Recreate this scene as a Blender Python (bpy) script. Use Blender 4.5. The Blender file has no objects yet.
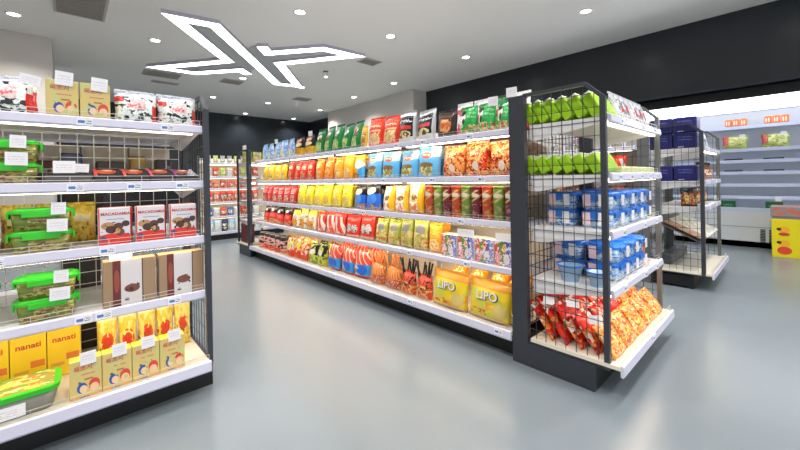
import bpy, bmesh, math, random
from mathutils import Vector, Matrix
random.seed(7)
C = bpy.context.scene.collection
PI = math.pi

# ------------------------------------------------------------------ camera
YAW, ROLL, F = math.radians(47.4), math.radians(1.08), 361.8
fw = Vector((math.cos(YAW), math.sin(YAW), 0)); rt = Vector((math.sin(YAW), -math.cos(YAW), 0)); up = Vector((0, 0, 1))
rc = rt*math.cos(ROLL) - up*math.sin(ROLL); uc = rt*math.sin(ROLL) + up*math.cos(ROLL)
cam = bpy.data.objects.new('camera', bpy.data.cameras.new('camera')); C.objects.link(cam)
M4 = Matrix((rc, uc, -fw)).transposed().to_4x4(); M4.translation = Vector((0, 0, 1.25)); cam.matrix_world = M4
cam.data.sensor_width = 36; cam.data.lens = F/800*36; cam.data.shift_y = -45.9/800
cam.data.clip_start = .05; bpy.context.scene.camera = cam

# ------------------------------------------------------------------ light and exposure
sc = bpy.context.scene
sc.view_settings.view_transform = 'Standard'; sc.view_settings.look = 'None'
sc.view_settings.gamma = 1; sc.view_settings.use_curve_mapping = False
sc.view_settings.exposure = 0.16
w = bpy.data.worlds.new('world'); sc.world = w; w.use_nodes = True
w.node_tree.nodes['Background'].inputs[0].default_value = (.93, .96, 1, 1)
w.node_tree.nodes['Background'].inputs[1].default_value = 1.25      # even fill light, added through the side left open behind the camera
SPOT_W = 85; TUBE = 11.0; SIGN = 7.0; CASE = 7.0
DOWNLIGHTS = [(2.72, 5.2), (1.23, 7.94), (3.33, 9.46), (6.18, 2.23), (4.44, 5.01), (6.47, 4.83), (3.36, 12.13), (5.02, 11.96),
              (5.1, 14.3), (7.09, 14.3), (7.02, 12.0), (6.78, 9.47), (6.66, 7.42), (4.92, 9.38), (-.57, 8.08)]
DOWNLIGHTS_OUT = [(.5, 2.6), (2.6, 2.6), (4.4, 2.4), (.5, .3), (2.4, .2), (4.4, .1), (6.2, -.1), (-1.2, 1.2), (1.2, -1.6), (3.4, -1.8), (-1.2, 4.6), (.6, 5.2)]

def lamp(parent, power, x, y, z):
    d = bpy.data.lights.new('downlight_beam', 'SPOT'); d.energy = power; d.spot_size = math.radians(130); d.spot_blend = .8
    d.shadow_soft_size = .09; d.color = (1, .97, .92)
    o = bpy.data.objects.new('downlight_beam', d); C.objects.link(o); o.parent = parent; o.location = (0, 0, -.04)
    return o

# ------------------------------------------------------------------ helpers
class MB:
    """collects shapes, builds one mesh"""
    def __init__(s): s.v = []; s.f = []; s.uv = []; s.mi = []
    def face(s, pts, uv=None, mi=0):
        n = len(s.v); s.v += [tuple(p) for p in pts]; s.f.append(tuple(range(n, n+len(pts))))
        s.uv.append(uv or [(-1, -1)]*len(pts)); s.mi.append(mi)
    def box(s, x0, x1, y0, y1, z0, z1, front=False, top=None, topuv=False, frontmi=0):
        if x0 > x1: x0, x1 = x1, x0
        if y0 > y1: y0, y1 = y1, y0
        if z0 > z1: z0, z1 = z1, z0
        U = [(0, 0), (1, 0), (1, 1), (0, 1)]
        s.face([(x0, y0, z0), (x1, y0, z0), (x1, y0, z1), (x0, y0, z1)], U if front else None, frontmi)
        s.face([(x1, y1, z0), (x0, y1, z0), (x0, y1, z1), (x1, y1, z1)], U if front else None)
        s.face([(x0, y1, z0), (x0, y0, z0), (x0, y0, z1), (x0, y1, z1)])
        s.face([(x1, y0, z0), (x1, y1, z0), (x1, y1, z1), (x1, y0, z1)])
        s.face([(x0, y0, z1), (x1, y0, z1), (x1, y1, z1), (x0, y1, z1)], U if topuv else None, top or 0)
        s.face([(x0, y1, z0), (x1, y1, z0), (x1, y0, z0), (x0, y0, z0)])
    def bar(s, a, b, w, t=None):
        a, b = Vector(a), Vector(b); t = t or w; d = (b-a).normalized()
        h = Vector((0, 0, 1)) if abs(d.z) < .9 else Vector((0, 1, 0))
        p = d.cross(h).normalized(); q = d.cross(p).normalized(); p *= w/2; q *= t/2
        A = [a-p-q, a+p-q, a+p+q, a-p+q]; B = [b-p-q, b+p-q, b+p+q, b-p+q]
        for i in range(4):
            j = (i+1) % 4; s.face([A[i], A[j], B[j], B[i]][::-1])
        s.face(A); s.face(B[::-1])
    def poly(s, prof, x0, x1):                    # profile in (y, z), swept along x
        n = len(prof)
        for i in range(n):
            a, b = prof[i], prof[(i+1) % n]
            s.face([(x0, *a), (x1, *a), (x1, *b), (x0, *b)])
        s.face([(x0, *p) for p in prof][::-1]); s.face([(x1, *p) for p in prof])
    def lathe(s, prof, n=20, cx=0, cy=0, uvz=None, mi=0):
        for k in range(n):
            a0, a1 = 2*PI*k/n, 2*PI*(k+1)/n
            for (r0, z0), (r1, z1) in zip(prof, prof[1:]):
                P = []; 
                for (r, z, a) in ((r0, z0, a0), (r0, z0, a1), (r1, z1, a1), (r1, z1, a0)):
                    P.append((cx+r*math.sin(a-PI)*1, cy+r*math.cos(a-PI), z))
                uv = None
                if uvz:
                    vv = [(z-uvz[0])/(uvz[1]-uvz[0]) for z in (z0, z0, z1, z1)]; uu = [k/n, (k+1)/n, (k+1)/n, k/n]
                    uv = [(u*2 % 1 if 0 else (u+.5) % 1.0001, v) for u, v in zip(uu, vv)]
                if r0 < 1e-5: P = P[1:] ; uv = uv and uv[1:]
                elif r1 < 1e-5: P = P[:3]; uv = uv and uv[:3]
                s.face(P, uv, mi)
    def mesh(s, name, mats, smooth=False, bevel=0):
        m = bpy.data.meshes.new(name); m.from_pydata(s.v, [], s.f)
        ul = m.uv_layers.new(name='UVMap'); i = 0
        for f in s.uv:
            for u in f: ul.data[i].uv = u; i += 1
        for mm in (mats if isinstance(mats, (list, tuple)) else [mats]): m.materials.append(mm)
        m.polygons.foreach_set('material_index', s.mi)
        bm = bmesh.new(); bm.from_mesh(m); bmesh.ops.remove_doubles(bm, verts=bm.verts, dist=1e-5)
        bmesh.ops.recalc_face_normals(bm, faces=bm.faces)
        if bevel: bmesh.ops.bevel(bm, geom=list(bm.edges), offset=bevel, segments=2, profile=.5, affect='EDGES', clamp_overlap=True)
        for f in bm.faces: f.smooth = smooth
        bm.to_mesh(m); bm.free()
        return m
    def build(s, name, mats, parent=None, smooth=False, bevel=0):
        return link(name, s.mesh(name, mats, smooth, bevel), parent)

def link(name, mesh, parent=None):
    o = bpy.data.objects.new(name, mesh); C.objects.link(o)
    if parent: o.parent = parent
    return o
def tag(o, label=None, cat=None, group=None, kind=None):
    if label: o['label'] = label
    if cat: o['category'] = cat
    if group: o['group'] = group
    if kind: o['kind'] = kind
    return o
def empty(name): return link(name, None)
def place(o, loc, rz=0, tx=0, sc=(1, 1, 1), ty=0):
    o.location = loc; o.rotation_mode = 'XYZ'
    o.rotation_euler = (tx, ty, rz); o.scale = sc; return o
def copy_tree(o, parent=None):
    c = o.copy(); C.objects.link(c); c.parent = parent
    for ch in o.children: copy_tree(ch, c)
    return c
PROTO = {}; VERTS = {}
def spawn(key, build, loc, rz, label, cat, group=None, tx=0, sc=(1, 1, 1), ty=0, rest=True):
    if key in PROTO: o = copy_tree(PROTO[key])
    else: o = build(); PROTO[key] = o
    tag(o, label, cat, group); 
    if not group and 'group' in o: del o['group']
    place(o, (loc[0], loc[1], loc[2]+.001), rz, tx, sc, ty)
    if rest and (tx or ty):                                   # let the lowest point touch what carries it
        if key not in VERTS: VERTS[key] = [v.co.copy() for c in o.children if not c.name.startswith('lettering') for v in c.data.vertices]
        R3 = o.rotation_euler.to_matrix() @ Matrix.Diagonal(Vector(sc)); o.location.z = loc[2]+.001-min((R3 @ v).z for v in VERTS[key])
    return o
ORD = ['', 'first', 'second', 'third', 'fourth', 'fifth', 'sixth', 'seventh', 'eighth', 'ninth', 'tenth', 'eleventh', 'twelfth']
NUM = ['', 'one', 'two', 'three', 'four', 'five', 'six', 'seven', 'eight', 'nine', 'ten', 'eleven', 'twelve']
def ordl(i, n):
    """place words for the i-th of n, counted from the left"""
    if n == 1: return ''
    if n == 2: return ', left one of two' if i == 0 else ', right one of two'
    if i == 0: return ', leftmost of %s' % NUM[n]
    if i == n-1: return ', rightmost of %s' % NUM[n]
    return ', %s from left of %s' % (ORD[i+1], NUM[n])

# ------------------------------------------------------------------ materials
def hexc(h):
    h = h.lstrip('#'); c = [int(h[i:i+2], 16)/255 for i in (0, 2, 4)]
    return tuple((x/12.92 if x <= .04045 else ((x+.055)/1.055)**2.4) for x in c)+(1,)
MATS = {}
def mat(name, col, rough=.5, metal=0, emit=0, spec=.5, trans=0, alpha=1, coat=0):
    if name in MATS: return MATS[name]
    m = bpy.data.materials.new(name); m.use_nodes = True; b = m.node_tree.nodes['Principled BSDF']
    c = hexc(col); b.inputs['Base Color'].default_value = c; b.inputs['Roughness'].default_value = rough
    b.inputs['Metallic'].default_value = metal; b.inputs['Specular IOR Level'].default_value = spec
    b.inputs['Transmission Weight'].default_value = trans; b.inputs['Alpha'].default_value = alpha
    b.inputs['Coat Weight'].default_value = coat
    if emit: b.inputs['Emission Color'].default_value = c; b.inputs['Emission Strength'].default_value = emit
    MATS[name] = m; return m
def printed(name, base, layers, rough=.35, bump=0):
    """procedural print: layers of rect / ell / noise / stripe over a base colour, in UV"""
    if name in MATS: return MATS[name]
    m = bpy.data.materials.new(name); m.use_nodes = True; nt = m.node_tree; N = nt.nodes; L = nt.links
    b = N['Principled BSDF']; b.inputs['Roughness'].default_value = rough
    uv = N.new('ShaderNodeUVMap'); uv.uv_map = 'UVMap'; sp = N.new('ShaderNodeSeparateXYZ'); L.new(uv.outputs[0], sp.inputs[0])
    oi = N.new('ShaderNodeObjectInfo')
    ns = N.new('ShaderNodeVectorMath'); ns.operation = 'ADD'; cb = N.new('ShaderNodeCombineXYZ')
    L.new(oi.outputs['Random'], cb.inputs[2]); L.new(uv.outputs[0], ns.inputs[0]); L.new(cb.outputs[0], ns.inputs[1])
    def mth(op, a, bb, c=None):
        n = N.new('ShaderNodeMath'); n.operation = op
        for i, x in enumerate((a, bb, c)):
            if x is None: continue
            if isinstance(x, (int, float)): n.inputs[i].default_value = x
            else: L.new(x, n.inputs[i])
        return n.outputs[0]
    U, V = sp.outputs[0], sp.outputs[1]
    def rect(u0, u1, v0, v1):
        a = mth('COMPARE', U, (u0+u1)/2, (u1-u0)/2); c = mth('COMPARE', V, (v0+v1)/2, (v1-v0)/2)
        return mth('MULTIPLY', a, c)
    inside = rect(-.001, 1.001, -.001, 1.001)
    col = N.new('ShaderNodeRGB').outputs[0]; col.default_value = hexc(base)
    for ly in layers:
        k = ly[0]
        if k == 'rect': f = rect(*ly[1:5]); c = ly[5]
        elif k == 'ell':
            cu, cv, ru, rv, c = ly[1:6]
            a = mth('DIVIDE', mth('SUBTRACT', U, cu), ru); d = mth('DIVIDE', mth('SUBTRACT', V, cv), rv)
            f = mth('LESS_THAN', mth('ADD', mth('MULTIPLY', a, a), mth('MULTIPLY', d, d)), 1)
            f = mth('MULTIPLY', f, inside)
        elif k == 'noise':                           # scale, threshold, colour, u0,u1,v0,v1, detail
            t = N.new('ShaderNodeTexNoise'); t.inputs['Scale'].default_value = ly[1]; t.inputs['Detail'].default_value = 1.5
            mp = N.new('ShaderNodeVectorMath'); mp.operation = 'MULTIPLY'; mp.inputs[1].default_value = (1, ly[8] if len(ly) > 8 else 1, 37)
            ad = N.new('ShaderNodeVectorMath'); ad.operation = 'ADD'; ad.inputs[1].default_value = (0, 0, len(N)*.37)
            L.new(ns.outputs[0], mp.inputs[0]); L.new(mp.outputs[0], ad.inputs[0]); L.new(ad.outputs[0], t.inputs['Vector'])
            f = mth('MULTIPLY', mth('GREATER_THAN', t.outputs[0], ly[2]), rect(*ly[4:8])); c = ly[3]
        elif k == 'stripe':                          # frequency, duty, colour, slant, u0,u1,v0,v1
            s_ = mth('ADD', mth('MULTIPLY', V, ly[4]), U)
            f = mth('LESS_THAN', mth('FRACT', mth('MULTIPLY', s_, ly[1]), 0), ly[2]); f = mth('MULTIPLY', f, rect(*ly[5:9])); c = ly[3]
        elif k == 'text':                            # small print: broken horizontal dashes. colour,u0,u1,v0,v1,rows
            t = N.new('ShaderNodeTexNoise'); t.inputs['Scale'].default_value = 14; t.inputs['Detail'].default_value = 0
            mp = N.new('ShaderNodeVectorMath'); mp.operation = 'MULTIPLY'; mp.inputs[1].default_value = (1, ly[6]/5, 0); L.new(uv.outputs[0], mp.inputs[0]); L.new(mp.outputs[0], t.inputs['Vector'])
            r_ = mth('LESS_THAN', mth('FRACT', mth('MULTIPLY', V, ly[6]), 0), .55)
            f = mth('MULTIPLY', mth('MULTIPLY', r_, mth('GREATER_THAN', t.outputs[0], .48)), rect(*ly[2:6])); c = ly[1]
        mx = N.new('ShaderNodeMix'); mx.data_type = 'RGBA'; L.new(f, mx.inputs[0]); L.new(col, mx.inputs[6]); mx.inputs[7].default_value = hexc(c)
        col = mx.outputs[2]
    L.new(col, b.inputs['Base Color'])
    if bump:
        t = N.new('ShaderNodeTexNoise'); t.inputs['Scale'].default_value = 5; L.new(ns.outputs[0], t.inputs['Vector'])
        bp = N.new('ShaderNodeBump'); bp.inputs['Strength'].default_value = bump; bp.inputs['Distance'].default_value = .02
        L.new(t.outputs[0], bp.inputs['Height']); L.new(bp.outputs[0], b.inputs['Normal'])
    MATS[name] = m; return m

DARK = mat('dark_grey_steel', '#33363f', .45); BLACK = mat('black_plastic', '#121315', .5); BLACKP = mat('black_panel', '#0c0d0f', .6)
GREYM = mat('grey_steel', '#6d6f70', .4, .3); WHITEM = mat('white_steel', '#e6e4e6', .35); CREAM = mat('cream_steel', '#e4ddcb', .4)
LIP = mat('white_rail_plastic', '#d6d4e8', .25); WIREW = mat('white_wire', '#d8d6d0', .3, .3); WIRED = mat('dark_wire', '#2c2d33', .4)
CARD = mat('white_card', '#f0eff4', .5); ALU = mat('brushed_metal', '#c9c9c7', .3, .7)
TUBEM = mat('warm_light_tube', '#ffecd0', .5, emit=TUBE); TUBEC = mat('neutral_light_tube', '#fff0cc', .5, emit=TUBE*.5)
SIGNM = mat('lit_sign', '#ffffff', .5, emit=SIGN); DOWNM = mat('lit_downlight', '#fffaf0', .5, emit=14)
CLEAR = mat('clear_plastic', '#f2f2f2', .15, alpha=.28)
TAGP = printed('price_label_print', '#eef0f8', [('rect', .1, .5, .3, .7, '#5a7ac0'), ('text', '#303550', .55, .95, .2, .8, 4)], .4)
CARDP = printed('card_print', '#f1f0f5', [('text', '#e0d2d8', .15, .85, .25, .75, 5)], .5)

def noisy(name, base, alt, scale, rough=.5, rough2=None, bump=0, coat=0):
    m = mat(name, base, rough, coat=coat); nt = m.node_tree; N = nt.nodes; L = nt.links; b = N['Principled BSDF']
    tc = N.new('ShaderNodeTexCoord'); t = N.new('ShaderNodeTexNoise'); t.inputs['Scale'].default_value = scale; t.inputs['Detail'].default_value = 5
    L.new(tc.outputs['Object'], t.inputs['Vector'])
    mx = N.new('ShaderNodeMix'); mx.data_type = 'RGBA'; mx.inputs[6].default_value = hexc(base); mx.inputs[7].default_value = hexc(alt)
    L.new(t.outputs[0], mx.inputs[0]); L.new(mx.outputs[2], b.inputs['Base Color'])
    if rough2 is not None:
        r = N.new('ShaderNodeMapRange'); r.inputs[3].default_value = rough; r.inputs[4].default_value = rough2; L.new(t.outputs[0], r.inputs[0]); L.new(r.outputs[0], b.inputs['Roughness'])
    if bump:
        bp = N.new('ShaderNodeBump'); bp.inputs['Strength'].default_value = bump; L.new(t.outputs[0], bp.inputs['Height']); L.new(bp.outputs[0], b.inputs['Normal'])
    return m
FLOORM = noisy('poured_floor', '#6f7980', '#7a838a', .9, .2, .3)
CEILM = noisy('ceiling_paint', '#e6e4df', '#ebe9e4', .6, .7)
WALLD = noisy('dark_wall_panel', '#20252b', '#252a30', .8, .2, .26)
WALLW = noisy('beige_wall_paint', '#cfcac4', '#c6c1ba', .8, .6)

# ------------------------------------------------------------------ setting
H = 3.9
def struct(name, m, *boxes):
    b = MB()
    for q in boxes: b.box(*q)
    return tag(b.build(name, m), kind='structure')
struct('floor', FLOORM, (-3.5, 9.6, -4.5, 15.0, -.1, 0))
struct('ceiling', CEILM, (-3.5, 9.6, -4.5, 15.0, H, H+.15))
struct('wall_right', WALLD, (8.1, 8.25, -4.5, 14.8, 2.68, H), (9.3, 9.45, -4.5, 14.8, 0, 2.68), (8.25, 9.3, -4.5, 14.8, 2.68, 2.75))
struct('wall_far', WALLD, (-3.5, 9.6, 14.8, 15.0, 0, H))
struct('wall_left', WALLW, (-3.5, -.17, 8.98, 11.0, 0, H), (-3.5, -3.35, -4.5, 8.98, 0, H))
struct('wall_column', WALLW, (7.54, 8.1, 7.56, 12.3, 0, H), (8.1, 9.3, 7.56, 12.3, 0, 2.68))

# ------------------------------------------------------------------ ceiling things
def downlight():
    e = empty('ceiling_downlight')
    b = MB(); b.lathe([(.075, -.012), (.1, -.012), (.105, 0), (.075, 0), (.075, -.012)], 20); b.build('trim_ring', WHITEM, e, True)
    b = MB(); b.lathe([(0, -.006), (.076, -.006)], 20); b.lathe([(.076, -.006), (.076, 0)], 20); b.build('lens', DOWNM, e)
    return e
DLAB = ['round ceiling downlight above the long rack, left of the long dark wall, near picture top',
 'round ceiling downlight left of the lit sign, beside its upper left arm', 'round ceiling downlight just beneath the middle of the lit sign',
 'round ceiling downlight nearest to the camera beside the dark right wall', 'round ceiling downlight right of the tip of the lit sign',
 'round ceiling downlight nearest the dark wall, above the end rack', 'small round ceiling downlight in the farther rows, leftmost of them',
 'small round ceiling downlight in the farther rows, second from left in its row', 'tiny round ceiling downlight in the last row before the far wall, left one',
 'tiny round ceiling downlight in the last row before the far wall, right one', 'small round ceiling downlight left of the pale wall column, farther one',
 'small round ceiling downlight left of the pale wall column, middle one', 'round ceiling downlight directly above the corner of the pale wall column',
 'round ceiling downlight touching the lower right foot of the lit sign', 'round ceiling downlight at the upper left corner, above the pale left wall']
DLAB[0] = 'round ceiling downlight above the lit sign, topmost along the picture edge'
for (x, y), l in zip(DOWNLIGHTS, DLAB):
    o = spawn('downlight', downlight, (x, y, H), 0, l, 'ceiling light', 'round downlights in the ceiling'); lamp(o, SPOT_W, x, y, H)
for i, (x, y) in enumerate(DOWNLIGHTS_OUT):
    o = spawn('downlight', downlight, (x, y, H), 0, 'round ceiling downlight above and behind the camera, outside the picture', 'ceiling light', 'downlights behind the camera'); lamp(o, SPOT_W, x, y, H)

def sign():
    e = empty('ceiling_sign')
    P = [(3.23, 8.84), (2.98, 8.6), (2.25, 9.5), (1.52, 9.54), (2.56, 8.13), (1.26, 6.51), (1.82, 6.41), (4.12, 9.22), (4.65, 9.1), (3.46, 7.61), (4.43, 6.16), (3.74, 6.22), (3.01, 7.13), (2.78, 6.85)]
    P = [Vector(p) for p in P]; hw = .1; Lf = []; Rt = []
    for i, p in enumerate(P):
        d0 = (p-P[i-1]).normalized() if i else None; d1 = (P[i+1]-p).normalized() if i < len(P)-1 else None
        if d0 is None: n = Vector((-d1.y, d1.x)); m = n*hw
        elif d1 is None: n = Vector((-d0.y, d0.x)); m = n*hw
        else:
            n0 = Vector((-d0.y, d0.x)); n1 = Vector((-d1.y, d1.x)); s_ = (n0+n1).normalized(); m = s_*hw/max(s_.dot(n0), .22)
        Lf.append(p+m); Rt.append(p-m)
    z1, z0 = H, H-.07; b = MB()
    for i in range(len(P)-1):
        a, c, d, f = Lf[i], Lf[i+1], Rt[i+1], Rt[i]
        b.face([(*a, z0), (*c, z0), (*d, z0), (*f, z0)])
        b.face([(*a, z1), (*c, z1), (*c, z0), (*a, z0)], mi=1); b.face([(*f, z1), (*d, z1), (*d, z0), (*f, z0)], mi=1)
    b.face([(*Lf[0], z0), (*Rt[0], z0), (*Rt[0], z1), (*Lf[0], z1)], mi=1); b.face([(*Lf[-1], z0), (*Rt[-1], z0), (*Rt[-1], z1), (*Lf[-1], z1)], mi=1)
    b.build('lit_band', [SIGNM, mat('sign_side_plastic', '#b9b6c4', .5)], e)
    b = MB(); g = H-.02
    L_, K_, J_, I_, M_, A_, B_, D_, C_, N_, E_, F_, G_, H_ = P
    for T in ((A_, B_, M_), (B_, Vector((3.25, 8.16)), M_), (M_, Vector((3.25, 8.16)), K_), (K_, Vector((3.25, 8.16)), L_), (I_, M_, J_), (J_, M_, K_),
              (D_, C_, N_), (D_, N_, Vector((2.62, 7.39))), (N_, G_, Vector((2.62, 7.39))), (G_, H_, Vector((2.62, 7.39))), (N_, E_, F_), (N_, F_, G_)):
        T = list(T); c = (T[1]-T[0]).cross(T[2]-T[0]) if False else (T[1]-T[0]).x*(T[2]-T[0]).y-(T[1]-T[0]).y*(T[2]-T[0]).x
        if c > 0: T = T[::-1]
        b.face([(*t, g) for t in T])
    m_ = bpy.data.meshes.new('back_panel'); m_.from_pydata(b.v, [], b.f); m_.materials.append(mat('sign_back_grey', '#b6b8b8', .5)); link('back_panel', m_, e)
    return tag(e, 'large white lit cross-shaped outline sign hung flat under the grey ceiling', 'ceiling sign')
sign()

def vent(label, x, y, w_, d_, slats, group='air vents in the ceiling', rz=0):
    e = empty('ceiling_vent'); b = MB(); t = .035
    for q in ((-w_/2, w_/2, -d_/2, -d_/2+t), (-w_/2, w_/2, d_/2-t, d_/2), (-w_/2, -w_/2+t, -d_/2+t, d_/2-t), (w_/2-t, w_/2, -d_/2+t, d_/2-t)): b.box(*q, -.02, 0)
    b.build('frame', mat('vent_frame', '#b5b0a8', .6), e)
    b = MB()
    for i in range(slats):
        y0 = -d_/2+t+(d_-2*t)*(i+.5)/slats; b.bar((-w_/2+t, y0, -.012), (w_/2-t, y0, -.012), .012, (d_-2*t)/slats*.55)
    b.build('slats', mat('vent_slat', '#a8a39d', .6), e)
    MB_ = MB(); MB_.box(-w_/2+t, w_/2-t, -d_/2+t, d_/2-t, -.003, 0); MB_.build('backing', mat('vent_dark', '#5e5a57', .8), e)
    place(e, (x, y, H), rz); tag(e, label, 'air vent', group)
vent('large grey louvred ceiling vent above the left rack at the picture top', .18, 6.95, .6, 1.15, 9)
vent('long slotted ceiling vent below the left tip of the lit sign', 1.72, 10.3, .75, .5, 4)
vent('small slotted ceiling vent behind the longer one, left of the lit sign', 1.92, 11.1, .6, .22, 2)
vent('small dark ceiling vent below the middle of the lit sign', 3.22, 9.95, .5, .4, 3)
vent('small dark ceiling vent by the right tip of the lit sign', 5.02, 6.4, .45, .35, 3)
vent('small dark ceiling vent between the far downlights', 5.62, 10.7, .5, .4, 3)

# small black spot fitting under the ceiling
e = empty('spot_fitting'); b = MB(); b.lathe([(0, 0), (.06, 0), (.06, -.02), (0, -.02)], 14); b.build('base', BLACK, e)
b = MB(); b.lathe([(.045, -.14), (.05, -.14), (.05, -.02), (0, -.02)], 14); b.build('housing', WHITEM, e, True)
b = MB(); b.lathe([(0, -.125), (.046, -.125)], 14); b.build('lens', DOWNM, e)
place(e, (4.66, 7.66, H)); tag(e, 'short cylinder spotlight under the ceiling, below the right arm of the sign', 'spotlight')

# ------------------------------------------------------------------ racks
ZS = [1.59, 1.255, .92, .585]         # shelf surfaces
ZB = .19
def wiremesh(b, a0, a1, b0, b1, da, db, put, t=.0035):
    n = max(1, round((a1-a0)/da))
    for i in range(n+1):
        a = a0+(a1-a0)*i/n; b.bar(put(a, b0), put(a, b1), t)
    n = max(1, round((b1-b0)/db))
    for i in range(n+1):
        c = b0+(b1-b0)*i/n; b.bar(put(a0, c), put(a1, c), t)
def shelf_part(root, x0, x1, s, yf, z, base=False, tube=None, labels=(), fence=True, yr=0):
    """shelf from the spine (y=yr) to the front edge (y = s*yf); s=-1 is the front side"""
    b = MB(); ya, yb = yr+s*.01, s*(yf-.015)
    b.box(x0+.004, x1-.004, ya, yb, z-.022, z)
    if not base:
        for x in (x0+.012, x1-.012):                      # tapered brackets
            b.poly([(ya, z-.02), (yb*.95, z-.02), (yb*.95, z-.035), (ya, z-.11)], x-.0015, x+.0015)
    sh = b.build('base_shelf' if base else 'shelf', CREAM if base else WHITEM, root)
    b = MB(); h_ = .056 if base else .042
    P = [(s*(yf-.016), z+.008), (s*(yf-.010), z+.010), (s*yf, z+.004), (s*(yf+.004), z-h_+.01), (s*(yf-.004), z-h_), (s*(yf-.016), z-h_+.004)]
    b.poly(P, x0+.002, x1-.002); b.build('price_rail', LIP, sh)
    if tube:
        b = MB(); b.box(x0+.05, x1-.05, s*(yf-.05), s*(yf-.028), z-.046, z-.0225); b.build('light_tube', tube, sh)
    if fence:
        b = MB(); y = s*(yf-.022)
        for k in (.02, .04): b.bar((x0+.01, y, z+k), (x1-.01, y, z+k), .0025)
        n = int((x1-x0)/.15)
        for i in range(n+1): x = x0+.01+(x1-x0-.02)*i/n; b.bar((x, y, z), (x, y, z+.04), .002)
        b.build('wire_fence', WIREW, sh)
    for lx in labels:
        if x0+.03 < lx < x1-.03:
            b = MB(); b.box(lx-.033, lx+.033, s*(yf+.003), s*(yf+.006), z-.036, z+.001, front=True); b.build('price_label', TAGP, sh)
    return sh
def side_panel(root, x, s, yfront, ysp, ztop, mesh_mat=WIRED, w=.03, frame=DARK, lowfront=None):
    """grid side panel in a plane of constant x"""
    e = MB(); yf = s*yfront; y1 = s*ysp; c = yf-s*.11
    e.bar((x, yf-s*.015, .15), (x, yf-s*.015, ztop-.1), w, w)
    e.bar((x, yf-s*.015, ztop-.105), (x, c, ztop-.012), w*.8, .022)
    e.bar((x, c, ztop-.012), (x, y1, ztop-.012), w*.8, .022)
    e.bar((x, yf-s*.012, .165), (x, y1, .165), w*.8, .022)
    p = e.build('side_frame', frame, root)
    b = MB(); lo, hi = sorted((yf, y1)); n = round((hi-lo)/.062)
    for i in range(1, n):
        y = lo+(hi-lo)*i/n; zt = ztop-.02 - max(0, (abs(y)-abs(c))/.11*.09 if abs(y) > abs(c) else 0); b.bar((x, y, .17), (x, y, zt), .0036)
    k = .25
    while k < ztop-.05: b.bar((x, yf-s*(.02 if k < ztop-.12 else .08), k), (x, y1, k), .0036); k += .082
    b.build('wire_grid', mesh_mat, p)
    return p
def skirt(root, x0, x1, s, yk, z=.14, m=BLACK, name='kick_plate'):
    b = MB(); b.box(x0, x1, s*(yk-.03), s*yk, .0, z); b.box(x0, x1, 0, s*(yk-.03), .02, z-.005); return b.build(name, m, root)

def upright(root, x, s, ztop, w=.11, t=.045, m=DARK):
    b = MB(); b.box(x-t/2, x+t/2, -w if s < 0 else 0, 0 if s < 0 else w, 0, ztop)
    for z in [.12+.33*i for i in range(5)]: b.lathe([(0, 0), (0, 0)], 3) if 0 else b.box(x-t/2-.002, x+t/2+.002, s*w*.45, s*w*.55, z, z+.012)
    return b.build('upright', m, root)

# --- the end rack (near end of the long rack)
EX0, EX1, EYS = 2.22, 3.45, 1.31
e = empty('end_rack'); place(e, (EX0, EYS, 0)); tag(e, 'dark grey grid-sided end rack with white shelves capping the long rack', 'store rack')
W = EX1-EX0
for x in (.0, W): 
    upright(e, x+(.0225 if x == 0 else -.0225), -1, 1.79); side_panel(e, x+(.02 if x == 0 else -.02), -1, .6, .1, 1.8, frame=DARK if x == 0 else GREYM)
    b = MB(); xx = x if x == 0 else x-.03; b.box(xx, xx+.03, -.52, -.11, .0, .152); b.build('side_skirt', DARK, e)
b = MB(); wiremesh(b, .05, W-.05, .2, 1.76, .062, .082, lambda a, c: (a, -.02, c), .004); b.build('back_grid', WIRED, e)
for z in ZS: shelf_part(e, .045, W-.045, -1, .615, z, tube=TUBEC if z > 1 else TUBEM, labels=(.25, .7, 1.0) if z != ZS[1] else (.2, .42, .64, .86, 1.05), yr=-.12)
shelf_part(e, .0, W, -1, .67, ZB, base=True, labels=(.62,), yr=-.12)
skirt(e, .03, W-.03, -1, .52)

# --- the long double-sided rack
MX, MY0, MY1 = 2.83, 1.31, 6.10
e = empty('long_rack'); place(e, (MX, (MY0+MY1)/2, 0), -PI/2); tag(e, 'long double-sided white shelf rack filled with snack packets across the middle', 'store rack')
Lh = (MY1-MY0)/2; nb = 4
for i in range(nb+1):
    x = -Lh+.025+(2*Lh-.05)*i/nb; b = MB(); b.box(x-.02, x+.02, -.03, .03, 0, 1.79 if i in (0, nb) else 1.72); b.build('upright', WHITEM, e)
labs = {0: (-2.2, -1.5, -1.05, -.62, -.1, .25, .7, 1.15, 1.5, 2.0), 1: (-2.0, -1.3, -.7, -.2, .4, .95, 1.6, 2.1), 2: (-1.9, -1.2, -.5, .1, .6, 1.2, 1.9), 3: (-2.1, -1.1, -.3, .5, 1.3, 1.95), 4: (-1.8, -.9, .2, 1.42, 2.3)}
for i in range(nb):
    xa = -Lh+2*Lh*i/nb; xb = -Lh+2*Lh*(i+1)/nb
    b = MB(); b.box(xa+.045, xb-.045, -.006, .006, .2, 1.7); b.build('back_panel', CREAM, e)
    for k, z in enumerate(ZS):
        shelf_part(e, xa, xb, -1, .51, z, tube=TUBEM, labels=labs[k]); shelf_part(e, xa, xb, 1, .51, z, fence=False)
    shelf_part(e, xa, xb, -1, .63, ZB, base=True, labels=labs[4]); shelf_part(e, xa, xb, 1, .63, ZB, base=True, fence=False)
skirt(e, -Lh, Lh, -1, .53); skirt(e, -Lh, Lh, 1, .53)

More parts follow.
